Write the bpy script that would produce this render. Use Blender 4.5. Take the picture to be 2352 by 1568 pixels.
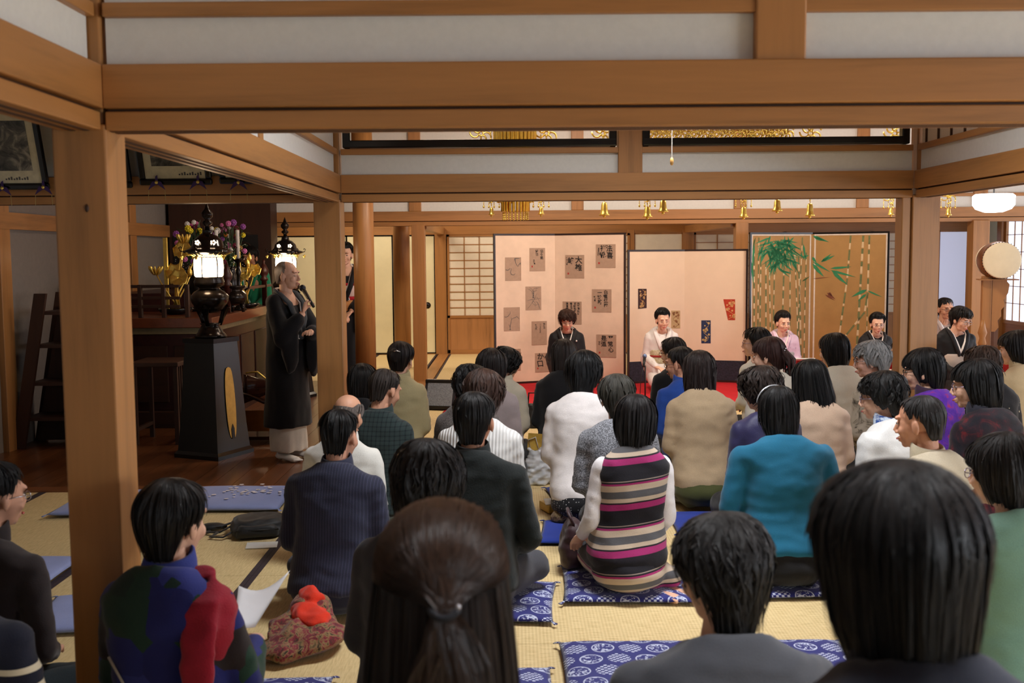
import bpy, bmesh, math, random
import numpy as np
from mathutils import Vector, Matrix, noise as mnoise

for o in list(bpy.data.objects):
    bpy.data.objects.remove(o)
SC = bpy.context.scene
COL = SC.collection
random.seed(7)

# ------------------------------------------------------------------ camera
FPX, CAMH = 2400.0, 1.62
PITCH, ROLL = math.atan((784 - 583) / FPX), -0.008
cam_d = bpy.data.cameras.new('camera')
cam = bpy.data.objects.new('camera', cam_d)
COL.objects.link(cam)
cam_d.sensor_width = 36.0
cam_d.lens = 36.0 * FPX / 2352.0
CAMR = Matrix.Rotation(math.pi / 2 - PITCH, 3, 'X') @ Matrix.Rotation(ROLL, 3, 'Z')
cam.matrix_world = Matrix.Translation((0, 0, CAMH)) @ CAMR.to_4x4()
cam_d.clip_start = 0.05
cam_d.dof.use_dof = True
cam_d.dof.focus_distance = 9.0
cam_d.dof.aperture_fstop = 5.0
SC.camera = cam

# ------------------------------------------------------------------ sky, daylight, exposure
world = bpy.data.worlds.new('world')
SC.world = world
world.use_nodes = True
bg = world.node_tree.nodes['Background']
bg.inputs[0].default_value = (0.74, 0.86, 1.0, 1)
bg.inputs[1].default_value = 0.24
SC.view_settings.view_transform = 'Standard'
SC.view_settings.look = 'None'
SC.view_settings.gamma = 1.0
SC.view_settings.use_curve_mapping = False
SC.view_settings.exposure = 0.0
SC.cycles.use_denoising = True
SC.cycles.max_bounces = 7
SC.cycles.diffuse_bounces = 4
SC.cycles.caustics_reflective = False
SC.cycles.caustics_refractive = False
SC.cycles.sample_clamp_indirect = 6.0


def area(name, loc, target, size, power, color):
    l = bpy.data.lights.new(name, 'AREA')
    l.shape = 'RECTANGLE'
    l.size, l.size_y = size
    l.energy = power
    l.color = color
    o = bpy.data.objects.new(name, l)
    COL.objects.link(o)
    o.location = loc
    d = Vector(target) - Vector(loc)
    o.rotation_euler = d.to_track_quat('-Z', 'Y').to_euler()
    return o


def lamp(name, loc, power, color, radius=0.05):
    l = bpy.data.lights.new(name, 'POINT')
    l.energy = power
    l.color = color
    l.shadow_soft_size = radius
    o = bpy.data.objects.new(name, l)
    COL.objects.link(o)
    o.location = loc
    return o


# daylight entering through the paper windows of the right wall and the open veranda behind
area('window_daylight_front', (7.3, 0.9, 1.5), (0, 3.4, 1.2), (5.2, 1.9), 340, (0.88, 0.94, 1.0))
area('window_daylight_rear', (7.3, 10.5, 1.4), (0, 9.8, 1.0), (6.0, 1.9), 64, (0.88, 0.94, 1.0))
area('veranda_daylight', (5.2, -2.2, 2.0), (2.6, 4.0, 1.4), (3.5, 1.9), 14, (0.86, 0.92, 1.0))
# warm ceiling lamps of the stage; the third is added to brighten the columns
for sx, sy, pw in ((0.7, 10.4, 92), (3.4, 10.4, 84), (-.5, 9.2, 44)):
    area('stage_lamp_and_fill', (sx, sy, 3.44), (sx, sy + 1.2, 0.6), (0.5, 0.5), pw, (1.0, 0.84, 0.68))
# white ceiling lamps over the audience
for sx, sy, pw in ((0.8, 4.9, 78), (4.9, 5.6, 34)):
    area('hall_ceiling_lamp', (sx, sy, 3.42), (sx, sy, 0), (1.2, .7), pw, (0.97, 0.98, 1.0)).data.spread = math.radians(138)
area('near_ceiling_lamp', (1.2, 1.7, 3.42), (1.2, 1.7, 0), (1.2, .7), 34, (0.95, 0.97, 1.0)).data.spread = math.radians(72)
area('rear_room_fill', (0.5, 15.3, 2.9), (0.5, 15.3, 0), (1.2, 0.6), 50, (1.0, 0.84, 0.66))
area('rear_room_fill', (-2.2, 15.4, 2.9), (-2.2, 15.6, 0), (1.2, 0.6), 46, (1.0, 0.86, 0.68))  # unseen light added to brighten the cream doors at rear left

# ------------------------------------------------------------------ pixel to place helpers


def ray(x, y):
    return CAMR @ Vector(((x - 1176) / FPX, -(y - 784) / FPX, -1))


def pix(x, y, d):
    r = ray(x, y)
    return Vector((0, 0, CAMH)) + r * (d / r.y)


def gnd(x, y, z=0.0):
    r = ray(x, y)
    return Vector((0, 0, CAMH)) + r * ((z - CAMH) / r.z)


# ------------------------------------------------------------------ mesh builder
class MB:
    def __init__(s):
        s.v, s.f, s.m, s.uv = [], [], [], None
        s.cm = 0

    def _add(s, vs, fs):
        n = len(s.v)
        s.v.extend([tuple(p) for p in vs])
        s.f.extend([tuple(i + n for i in f) for f in fs])
        s.m.extend([s.cm] * len(fs))
        return s

    def box(s, lo, hi, rot=None, about=None):
        x0, y0, z0 = lo
        x1, y1, z1 = hi
        vs = [Vector(p) for p in ((x0, y0, z0), (x1, y0, z0), (x1, y1, z0), (x0, y1, z0), (x0, y0, z1), (x1, y0, z1), (x1, y1, z1), (x0, y1, z1))]
        if rot is not None:
            c = Vector(about) if about is not None else (Vector(lo) + Vector(hi)) / 2
            vs = [c + rot @ (p - c) for p in vs]
        return s._add(vs, [(0, 3, 2, 1), (4, 5, 6, 7), (0, 1, 5, 4), (1, 2, 6, 5), (2, 3, 7, 6), (3, 0, 4, 7)])

    def loft(s, rings, cap=True, closed=True):
        n = len(rings[0])
        vs, fs = [], []
        for r in rings:
            vs.extend(r)
        k = n if closed else n - 1
        for i in range(len(rings) - 1):
            for j in range(k):
                a, b = i * n + j, i * n + (j + 1) % n
                fs.append((a, b, b + n, a + n))
        if cap and closed:
            fs.append(tuple(range(n - 1, -1, -1)))
            o = (len(rings) - 1) * n
            fs.append(tuple(range(o, o + n)))
        return s._add(vs, fs)

    def tube(s, pts, rad, n=8, flat=1.0, up=(0, 0, 1)):
        pts = [Vector(p) for p in pts]
        if not isinstance(rad, (list, tuple)):
            rad = [rad] * len(pts)
        rings = []
        upv = Vector(up)
        for i, p in enumerate(pts):
            t = (pts[min(i + 1, len(pts) - 1)] - pts[max(i - 1, 0)])
            t = t.normalized() if t.length > 1e-9 else Vector((0, 0, 1))
            a = t.cross(upv)
            if a.length < 0.05:
                a = t.cross(Vector((1, 0, 0)) if abs(t.x) < .9 else Vector((0, 1, 0)))
            a.normalize()
            b = a.cross(t)
            rings.append([p + a * (math.cos(2 * math.pi * j / n) * rad[i]) + b * (math.sin(2 * math.pi * j / n) * rad[i] * flat) for j in range(n)])
        return s.loft(rings)

    def lathe(s, prof, c=(0, 0, 0), n=16, sx=1.0, sy=1.0, ph=0.0):
        c = Vector(c)
        rings = [[c + Vector((math.cos(2 * math.pi * j / n + ph) * r * sx, math.sin(2 * math.pi * j / n + ph) * r * sy, z)) for j in range(n)] for r, z in prof]
        return s.loft(rings)

    def ell(s, c, r, n=12, k=8, rot=None):
        c = Vector(c)
        rings = []
        for i in range(k + 1):
            a = -math.pi / 2 + math.pi * i / k
            a = max(-math.pi / 2 + .06, min(math.pi / 2 - .06, a))
            ring = []
            for j in range(n):
                p = Vector((math.cos(a) * math.cos(2 * math.pi * j / n) * r[0], math.cos(a) * math.sin(2 * math.pi * j / n) * r[1], math.sin(a) * r[2]))
                ring.append(c + (rot @ p if rot is not None else p))
            rings.append(ring)
        return s.loft(rings)

    def poly(s, pts, nrm, th):
        nrm = Vector(nrm) * th
        a = [Vector(p) for p in pts]
        n = len(a)
        vs = a + [p + nrm for p in a]
        fs = [tuple(range(n - 1, -1, -1)), tuple(range(n, 2 * n))] + [(j, (j + 1) % n, (j + 1) % n + n, j + n) for j in range(n)]
        return s._add(vs, fs)

    def mesh(s, name, mats=None, smooth=False):
        me = bpy.data.meshes.new(name)
        me.from_pydata(s.v, [], s.f)
        if mats is not None:
            for m in (mats if isinstance(mats, (list, tuple)) else [mats]):
                me.materials.append(m)
            if isinstance(mats, (list, tuple)):
                me.polygons.foreach_set('material_index', s.m)
        if smooth:
            me.polygons.foreach_set('use_smooth', [True] * len(me.polygons))
        me.update()
        return me

    def obj(s, name, mats=None, parent=None, smooth=False):
        return link(name, s.mesh(name, mats, smooth), parent)


def fixn(me):
    bm = bmesh.new()
    bm.from_mesh(me)
    bmesh.ops.recalc_face_normals(bm, faces=bm.faces)
    bm.to_mesh(me)
    bm.free()
    return me


def link(name, data, parent=None):
    o = bpy.data.objects.new(name, data)
    COL.objects.link(o)
    if parent is not None:
        o.parent = parent
    return o


def tag(o, label, cat, group=None, kind=None):
    if label:
        o['label'] = label
    if cat:
        o['category'] = cat
    if group:
        o['group'] = group
    if kind:
        o['kind'] = kind
    return o


def thing(name, label, cat, loc=(0, 0, 0), rz=0.0, group=None):
    o = bpy.data.objects.new(name, None)
    o.empty_display_size = 0.1
    COL.objects.link(o)
    o.location = loc
    o.rotation_euler = (0, 0, rz)
    return tag(o, label, cat, group)


def struct(name, mb, mat, label=None, smooth=False):
    o = mb.obj(name, mat, None, smooth)
    o['kind'] = 'structure'
    if label:
        o['label'] = label
    return o


def bevel(o, w=0.005, seg=2):
    m = o.modifiers.new('bevel', 'BEVEL')
    m.width = w
    m.segments = seg
    m.limit_method = 'ANGLE'
    return o


# ------------------------------------------------------------------ materials
_MC = {}


def lin(c):
    """sRGB 0-255 to linear"""
    return tuple(((v / 255) / 12.92 if v / 255 <= .04045 else ((v / 255 + .055) / 1.055) ** 2.4) for v in c)


def base_mat(name):
    m = bpy.data.materials.new(name)
    m.use_nodes = True
    nt = m.node_tree
    return m, nt, nt.nodes['Principled BSDF']


def nd(nt, t, **kw):
    n = nt.nodes.new(t)
    for k, v in kw.items():
        setattr(n, k, v)
    return n


def coords(nt, kind='Object', scale=(1, 1, 1), rot=(0, 0, 0)):
    tc = nd(nt, 'ShaderNodeTexCoord')
    mp = nd(nt, 'ShaderNodeMapping')
    mp.inputs['Scale'].default_value = scale
    mp.inputs['Rotation'].default_value = rot
    if kind == 'World':
        g = nd(nt, 'ShaderNodeNewGeometry')
        nt.links.new(g.outputs['Position'], mp.inputs[0])
    else:
        nt.links.new(tc.outputs[kind], mp.inputs[0])
    return mp.outputs[0]


def ramp(nt, fac, stops, interp='LINEAR'):
    r = nd(nt, 'ShaderNodeValToRGB')
    r.color_ramp.interpolation = interp
    el = r.color_ramp.elements
    while len(el) < len(stops):
        el.new(0.5)
    for e, (p, c) in zip(el, stops):
        e.position = p
        e.color = (*c, 1) if len(c) == 3 else c
    nt.links.new(fac, r.inputs[0])
    return r.outputs[0]


def tex_noise(nt, vec, scale=5, detail=3, rough=.5, dist=0):
    n = nd(nt, 'ShaderNodeTexNoise')
    n.inputs['Scale'].default_value = scale
    n.inputs['Detail'].default_value = detail
    n.inputs['Roughness'].default_value = rough
    n.inputs['Distortion'].default_value = dist
    nt.links.new(vec, n.inputs['Vector'])
    return n.outputs[0]


def math_n(nt, op, a, b=None, c=None):
    n = nd(nt, 'ShaderNodeMath', operation=op)
    for i, v in enumerate((a, b, c)):
        if v is None:
            continue
        if isinstance(v, (int, float)):
            n.inputs[i].default_value = v
        else:
            nt.links.new(v, n.inputs[i])
    return n.outputs[0]


def bump(nt, bs, height, strength=.3, dist=.01):
    b = nd(nt, 'ShaderNodeBump')
    b.inputs['Strength'].default_value = strength
    b.inputs['Distance'].default_value = dist
    nt.links.new(height, b.inputs['Height'])
    nt.links.new(b.outputs[0], bs.inputs['Normal'])


def mixc(nt, fac, a, b):
    n = nd(nt, 'ShaderNodeMix', data_type='RGBA')
    for i, v in ((0, fac), (6, a), (7, b)):
        if isinstance(v, (int, float)):
            n.inputs[i].default_value = v
        elif isinstance(v, tuple):
            n.inputs[i].default_value = (*v, 1)
        else:
            nt.links.new(v, n.inputs[i])
    return n.outputs[2]


def plain(name, rgb, rough=.6, metal=0.0, spec=.5, var=.12, scale=18, bmp=0.0, coat=0.0, emit=0.0):
    if name in _MC:
        return _MC[name]
    m, nt, b = base_mat(name)
    c = lin(rgb)
    v = coords(nt, 'Object')
    nz = tex_noise(nt, v, scale, 4, .6)
    lo = tuple(x * (1 - var) for x in c)
    hi = tuple(min(1, x * (1 + var)) for x in c)
    nt.links.new(ramp(nt, nz, [(.3, lo), (.7, hi)]), b.inputs['Base Color'])
    b.inputs['Roughness'].default_value = rough
    b.inputs['Metallic'].default_value = metal
    b.inputs['Specular IOR Level'].default_value = spec
    b.inputs['Coat Weight'].default_value = coat
    if bmp:
        bump(nt, b, nz, bmp, .01)
    if emit:
        b.inputs['Emission Color'].default_value = (*c, 1)
        b.inputs['Emission Strength'].default_value = emit
    _MC[name] = m
    return m


def wood(name, rgb, axis='Z', rough=.5, dark=.55, kind='World', coat=0.0, fine=26):
    if name in _MC:
        return _MC[name]
    m, nt, b = base_mat(name)
    sc = {'X': (.55, 9, 9), 'Y': (9, .55, 9), 'Z': (9, 9, .55)}[axis]
    v = coords(nt, kind, sc)
    oi = nd(nt, 'ShaderNodeObjectInfo')
    add = nd(nt, 'ShaderNodeVectorMath', operation='ADD')
    sh = nd(nt, 'ShaderNodeVectorMath', operation='SCALE')
    sh.inputs[0].default_value = (7.3, 3.1, 5.7)
    nt.links.new(oi.outputs['Random'], sh.inputs['Scale'])
    nt.links.new(v, add.inputs[0])
    nt.links.new(sh.outputs[0], add.inputs[1])
    v2 = add.outputs[0]
    n1 = tex_noise(nt, v2, 1.0, 4, .55, .4)
    n2 = tex_noise(nt, v2, fine / 3, 3, .6)
    f = math_n(nt, 'ADD', math_n(nt, 'MULTIPLY', n1, .75), math_n(nt, 'MULTIPLY', n2, .25))
    c = lin(rgb)
    d = tuple(x * dark for x in c)
    l = tuple(min(1, x * 1.18) for x in c)
    nt.links.new(ramp(nt, f, [(.30, d), (.5, c), (.72, l)]), b.inputs['Base Color'])
    b.inputs['Roughness'].default_value = rough
    b.inputs['Coat Weight'].default_value = coat
    b.inputs['Coat Roughness'].default_value = .15
    bump(nt, b, f, .12, .004)
    _MC[name] = m
    return m


def emis(name, rgb, strength, base=None):
    if name in _MC:
        return _MC[name]
    m, nt, b = base_mat(name)
    b.inputs['Base Color'].default_value = (*lin(base or rgb), 1)
    b.inputs['Emission Color'].default_value = (*lin(rgb), 1)
    b.inputs['Emission Strength'].default_value = strength
    b.inputs['Roughness'].default_value = .8
    _MC[name] = m
    return m


BEAM_RGB = (168, 117, 66)
WX = wood('cedar_wood_x', BEAM_RGB, 'X', .42, .62)
WY = wood('cedar_wood_y', BEAM_RGB, 'Y', .42, .62)
WZ = wood('cedar_wood_z', BEAM_RGB, 'Z', .42, .62)
WGAP = plain('dark_wood_groove', (70, 42, 22), .7)
PLASTER = plain('white_plaster', (220, 219, 213), .62, var=.03, scale=40, bmp=.06)
PAPER = plain('shoji_paper', (238, 228, 208), .85, var=.03, scale=12)
FUSUMA = plain('cream_fusuma_paper', (234, 224, 184), .8, var=.03, scale=8)
BLACK = plain('black_lacquer', (12, 12, 14), .16, var=.1)
BLACKM = plain('black_matte', (16, 16, 17), .55, var=.2)
RED_LAC = plain('dark_red_lacquer', (58, 20, 14), .42, var=.25)
BROWN_LAC = wood('dark_brown_lacquer_wood', (52, 26, 14), 'X', .26, .5)
GOLD = plain('gold_leaf', (255, 216, 112), .36, .9, var=.15, scale=30)
BRONZE = plain('dark_bronze', (40, 34, 30), .24, .7, var=.25)
SKINM = None
WHITEC = plain('white_cotton', (228, 226, 220), .85, var=.05, scale=30, bmp=.05)
# ================================================================== structure
Y1, Y2, Y3, Y4 = 3.02, 7.19, 13.3, 17.0
XL, XR = -1.16, 2.75            # inner faces of the two post lines
Z_NT, Z_NB, Z_KB = 2.166, 2.043, 1.983
Z_WT, Z_RT = 2.302, 2.342       # plaster panel top, rail top
ZC = 3.5
XW0, XW1 = -4.25, 7.6

# ---- floor: tatami mats and boards
fl = MB().box((XW0 - .4, -3.2, -.12), (XW1 + .4, 18.2, -.03))
floor = struct('floor', fl, plain('floor_base', (90, 70, 45), .9), 'floor of pale woven tatami mats')


def tatami_mat():
    m, nt, b = base_mat('tatami_rush')
    v = coords(nt, 'Object')
    sep = nd(nt, 'ShaderNodeSeparateXYZ')
    nt.links.new(v, sep.inputs[0])
    rib = math_n(nt, 'SINE', math_n(nt, 'MULTIPLY', sep.outputs[1], 2 * math.pi / .0155))
    v2 = coords(nt, 'Object', (160, 14, 1))
    n = tex_noise(nt, v2, 1, 3, .6)
    f = math_n(nt, 'ADD', math_n(nt, 'MULTIPLY', rib, .08), n)
    nt.links.new(ramp(nt, f, [(.3, lin((198, 172, 118))), (.62, lin((226, 202, 150)))]), b.inputs['Base Color'])
    b.inputs['Roughness'].default_value = .62
    bump(nt, b, rib, .22, .002)
    return m


TAT = tatami_mat()
HERI = plain('tatami_border_cloth', (52, 40, 46), .8)
MW, ML = .965, 1.93
mat_me = MB().box((-MW / 2 + .0265, -ML / 2 + .001, -.03), (MW / 2 - .0265, ML / 2 - .001, 0)).mesh('tatami_mat', TAT)
plain_me = MB().box((-MW / 2 + .001, -ML / 2 + .001, -.03), (MW / 2 - .001, ML / 2 - .001, 0)).mesh('tatami_mat', TAT)
heri_me = MB().box((-MW / 2 + .001, -ML / 2 + .001, -.03), (-MW / 2 + .0265, ML / 2 - .001, .0015)).box((MW / 2 - .0265, -ML / 2 + .001, -.03), (MW / 2 - .001, ML / 2 - .001, .0015)).mesh('border', HERI)


def put_mat(cx, cy, rz=0.0):
    o = link('tatami_mat', mat_me, floor)
    o.location = (cx, cy, 0)
    o.rotation_euler = (0, 0, rz)
    h = link('border', heri_me, o)


x0 = -3.26 - MW
for i in range(13):
    for j in range(5):
        cx, cy = x0 + MW * (i + .5), Y2 - .06 - ML * (j + .5)
        if cx < 7.4 and i not in (4, 5):
            put_mat(cx, cy)
for j in range(10):
    o = link('tatami_mat', plain_me, floor)
    o.location = (x0 + MW * 5, Y2 - .06 - MW * (j + .5), 0)
    o.rotation_euler = (0, 0, math.pi / 2)
for i in range(9):
    for j in range(3):
        put_mat(-1.02 + MW * (i + .5), Y2 - .06 + ML * (j + .5))
for i in range(9):
    for j in range(2):
        put_mat(-1.02 + MW * (i + .5), 13.4 + ML * (j + .5))
for i in range(4):
    for j in range(2):
        put_mat(-1.12 - .1 - MW * (i + .5), 13.4 + ML * (j + .5))

PLANK = wood('altar_floor_board', (104, 62, 34), 'Y', .3, .5, 'Object', coat=.2)
pl_me = MB().box((-.0735, 0, -.03), (.0735, 6.2, .004)).mesh('plank', PLANK)
for i in range(21):
    o = link('plank', pl_me, floor)
    o.location = (-1.32 - .15 * i, Y2 + .06, 0)
o = struct('trim_1', MB().box((XW0, Y2 - .06, -.02), (-1.34, Y2 + .06, .012)), wood('sill_wood', (122, 74, 42), 'X', .35, .6), 'reddish wooden sill along the altar floor edge')
for x in (-1.17,):
    struct('trim_2', MB().box((x - .02, 13.42, -.02), (x + .14, 16.95, .008)), WY, 'wooden sliding door track in the rear room floor')

# ---- posts
def post(x0, x1, y0, y1, label, z0=0.0, z1=ZC, kind='post'):
    o = struct(kind, MB().box((x0, y0, z0), (x1, y1, z1)), WZ, label)
    bevel(o, .006, 2)
    return o


POST1 = post(-1.316, XL, Y1 + .015, Y1 + .17, 'thick square cedar post close by at the left, with a dark knot', 0, 2.0)
post(-1.352, -1.168, Y2 + .01, Y2 + .19, 'square cedar post right of the standing speaker', 0, 2.0)
post(XR + .0, XR + .19, Y2 + .01, Y2 + .19, 'square cedar post in front of the kneeling performers at right', 0, 2.0)
post(XR - .065, XR - .004, Y2 + .03, Y2 + .16, 'narrow wooden jamb beside the right cedar post', 0, 2.0)
# short struts above the beams
for y in (Y1, Y2):
    post(-1.30, -1.172, y + .03, y + .15, 'upper cedar strut at the left corner of the ' + ('near' if y == Y1 else 'second') + ' beam', 2.0, ZC)
    post(.70 if y == Y1 else .735, .845 if y == Y1 else .90, y + .012, y + .14, 'upper cedar strut in the middle of the ' + ('near' if y == Y1 else 'second') + ' beam', Z_NT - .01, ZC)
post(XR + .03, XR + .12, Y2 + .03, Y2 + .15, 'upper cedar strut at the right corner of the second beam', 2.0, ZC)
# knots in the wood
kn = plain('wood_knot', (66, 40, 24), .5, var=.3, scale=60)
kp = pix(200, 478, Y1 + .015)
k = MB().ell((kp.x, Y1 + .014, kp.z), (.006, .003, .012), 10, 6).obj('knot', kn, POST1, True)


def beams(tagname, p0, p1, n, post_off=0.0, upper=True, black=None, top=ZC):
    """lintel set between two plan points; n = outward normal (towards viewer)"""
    p0, p1, n = Vector((*p0, 0)), Vector((*p1, 0)), Vector((*n, 0))
    ax = 'X' if abs(p1.x - p0.x) > abs(p1.y - p0.y) else 'Y'
    W = WX if ax == 'X' else WY

    def bar(name, z0, z1, out, thick, mat, label):
        a, b = p0 + n * out, p1 + n * (out - thick)
        lo = (min(a.x, b.x), min(a.y, b.y), z0)
        hi = (max(a.x, b.x), max(a.y, b.y), z1)
        o = struct(name, MB().box(lo, hi), mat, label)
        if mat is not PLASTER:
            bevel(o, .004, 2)
        return o
    bar('beam', Z_NB, Z_NT, .0, .13, W, 'broad cedar beam, ' + tagname)
    bar('beam', Z_KB, Z_NB - .008, -.014, .12, W, 'lower grooved cedar lintel, ' + tagname)
    bar('trim_groove', Z_NB - .012, Z_NB + .002, -.03, .08, WGAP, None)
    # grooves in the lintel underside
    bar('trim_groove', Z_KB - .002, Z_KB + .004, -.045, .02, WGAP, None)
    bar('trim_groove', Z_KB - .002, Z_KB + .004, -.085, .02, WGAP, None)
    if upper:
        bar('wall_panel', Z_NT - .01, Z_WT + .01, -.045, .05, PLASTER, 'white plaster strip above the beam, ' + tagname)
        bar('beam', Z_WT, Z_RT, -.02, .1, W, 'thin cedar rail above the plaster strip, ' + tagname)
        if black is None:
            bar('wall_panel', Z_RT, top, -.045, .05, PLASTER, 'upper white plaster wall, ' + tagname)


beams('nearest, across the top of the view', (XL, Y1), (5.2, Y1), (0, -1))
beams('running from the near post towards the viewer', (XL, -1.4), (XL, Y1 + .02), (1, 0))
beams('running from the near post to the middle post', (XL, Y1 + .1), (XL, Y2), (1, 0))
post(XL - .1, XL - .035, 5.05, 5.13, 'small cedar strut in the left upper wall', Z_NT - .01, Z_WT + .01)
beams('second row, over the stage front', (XL, Y2), (XR, Y2), (0, -1), black=True)
beams('running forward from the right post', (XR, 3.2), (XR, Y2), (-1, 0), black=True)
beams('over the altar room at left', (XW0, Y2), (-1.3, Y2), (0, -1), upper=False)
struct('wall_left_upper', MB().box((XW0, Y2 + .05, Z_NT - .02), (-1.3, Y2 + .09, ZC)), PLASTER, 'white plaster wall behind the framed pictures')
# upper right: papered lattice above the rail of the right hand beam
o = struct('window_upper', MB().box((XR + .05, 3.2, Z_RT), (XR + .065, Y2, ZC)), PAPER, 'papered lattice transom above the right beam')
for i in range(20):
    MB().box((XR + .038, 3.3 + .2 * i, Z_RT), (XR + .051, 3.312 + .2 * i, ZC)).obj('muntin', WGAP, o)


# black lacquered openwork frames above second beam
def transom(x0, x1, label):
    t = thing('transom_frame', label, 'frame', (0, Y2, 0))
    z0, z1, w = Z_RT + .004, 3.2, .052
    for nm, lo, hi in (('rail', (x0, .0, z0), (x1, .07, z0 + w)), ('rail', (x0, .0, z1 - w), (x1, .07, z1)), ('stile', (x0, .001, z0), (x0 + w, .071, z1)), ('stile', (x1 - w, .001, z0), (x1, .071, z1))):
        bevel(MB().box(lo, hi).obj(nm, BLACK, t), .008, 3)
    return t


a0, a1 = pix(786, 320, Y2).x, pix(1417, 320, Y2).x
b0, b1 = pix(1476, 320, Y2).x, pix(2091, 320, Y2).x
transom(a0, a1, 'black lacquer transom frame above the left half of the second beam')
transom(b0, b1, 'black lacquer transom frame above the right half of the second beam')

# ---- far row
def fx(x, d=Y3):
    return pix(x, 600, d).x


beams('third row behind the stage', (-4.2, Y3), (XW1, Y3), (0, -1))
post(fx(946), fx(976), Y3 + .01, Y3 + .17, 'square cedar post at the rear room corner left of the tall screens', 0, 2.0)
post(fx(1690), fx(1719), Y3 + .01, Y3 + .17, 'square cedar post behind the gap between the plain and bamboo screens', 0, 2.0)
post(fx(2232), fx(2270), Y3 - .02, Y3 + .17, 'square cedar post beside the drum', 0, 2.0)
for x, w in ((955, 14), (1327, 14), (1700, 14), (1980, 14), (2250, 16)):
    post(fx(x - w), fx(x + w), Y3 + .01, Y3 + .13, 'short cedar strut in the third row wall at x of %s' % {955: 'the rear post', 1327: 'the first screen', 1700: 'the middle rear post', 1980: 'the bamboo screen', 2250: 'the drum'}[x], Z_NT, ZC)
# round columns
def column(px, d, r, label):
    c = pix(px, 700, d)
    struct('column', MB().lathe([(r, 0), (r, ZC)], (c.x, d, 0), 32), WZ, label, True)


column(838, 12.0, .118, 'round cedar column nearer of the two beside the altar')
column(924, 15.0, .12, 'round cedar column farther of the two beside the altar')

# ---- rear room wall (Y4)
def rx(x):
    return pix(x, 650, Y4).x


struct('wall_back', MB().box((XW0 - .3, Y4 + .06, -.03), (XW1 + .3, Y4 + .16, ZC)), plain('rear_wall_plaster', (206, 190, 160), .8, var=.04), 'rear wall behind sliding doors')
struct('beam', MB().box((XW0, Y4 - .05, 1.94), (XW1, Y4 + .05, 2.08)), WX, 'cedar lintel over the rear sliding doors')
struct('beam', MB().box((XW0, Y4 - .05, -.02), (XW1, Y4 + .05, .012)), WX, 'wooden threshold under the rear sliding doors')
for xa, xb, la in ((1000, 1026, 'square post between cream doors and paper screen in the rear room'), (1440, 1456, 'slim post at the left of the rear white door'), (1566, 1592, 'rear post right of the white door'), (2222, 2240, 'rear jamb at the right of the bright paper door')):
    post(rx(xa), rx(xb), Y4 - .06, Y4 + .05, la, 0, 2.0)
# lintels running in depth inside the rear room
for X in (-1.14, 2.86):
    struct('beam', MB().box((X - .06, Y3 + .1, 1.94), (X + .06, Y4, 2.05)), WY, 'cedar lintel running back into the rear room')

DOORN = [0]


def fusuma(x0, x1, label, mat=FUSUMA, frame=BLACK, pull=None, y=Y4 - .03, z0=.012, z1=1.94):
    DOORN[0] += 1
    d = MB().box((x0, y, z0), (x1, y + .03, z1)).obj('door_%d' % DOORN[0], mat)
    tag(d, label, None, None, 'structure')
    w = .022
    for nm, lo, hi in (('door_stile', (x0, y - .006, z0), (x0 + w, y + .001, z1)), ('door_stile', (x1 - w, y - .006, z0), (x1, y + .001, z1)), ('door_rail', (x0, y - .006, z0), (x1, y + .001, z0 + w)), ('door_rail', (x0, y - .006, z1 - w), (x1, y + .001, z1))):
        MB().box(lo, hi).obj(nm, frame, d)
    if pull is not None:
        p = MB().lathe([(.001, 0), (.045, 0), (.05, .008), (.001, .008)], (0, 0, 0), 20).obj('door_pull', BLACK, d, True)
        p.rotation_euler = (math.pi / 2, 0, 0)
        p.location = (pull, y, .80)
    return d


def shoji(x0, x1, label, nx=4, nz=10, zp=.62, z1=1.94, y=Y4 - .03, paper=PAPER, xa=None, name='door'):
    DOORN[0] += 1
    d = MB().box((x0, y + .012, zp), (x1, y + .016, z1)).obj('%s_%d' % (name, DOORN[0]), paper)
    tag(d, label, None, None, 'structure')
    fw = .035
    for nm, lo, hi in (('stile', (x0, y - .01, .012), (x0 + fw, y + .025, z1)), ('stile', (x1 - fw, y - .01, .012), (x1, y + .025, z1)), ('rail', (x0, y - .01, z1 - fw), (x1, y + .025, z1)), ('rail', (x0, y - .01, zp - .03), (x1, y + .025, zp + .01)), ('rail', (x0, y - .01, .012), (x1, y + .025, .07))):
        MB().box(lo, hi).obj(nm, WZ if nm == 'stile' else WX, d)
    MB().box((x0 + fw, y + .004, .07), (x1 - fw, y + .016, zp - .03)).obj('wood_panel', wood('panel_wood', (176, 124, 76), 'Z', .45, .6), d)
    for i in range(1, nx):
        x = x0 + fw + (x1 - x0 - 2 * fw) * i / nx
        MB().box((x - .006, y, zp), (x + .006, y + .014, z1 - fw)).obj('muntin', WZ, d)
    for i in range(1, nz):
        z = zp + .01 + (z1 - fw - zp - .01) * i / nz
        MB().box((x0 + fw, y + .002, z - .006), (x1 - fw, y + .0125, z + .006)).obj('muntin', WX, d)
    return d


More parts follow.
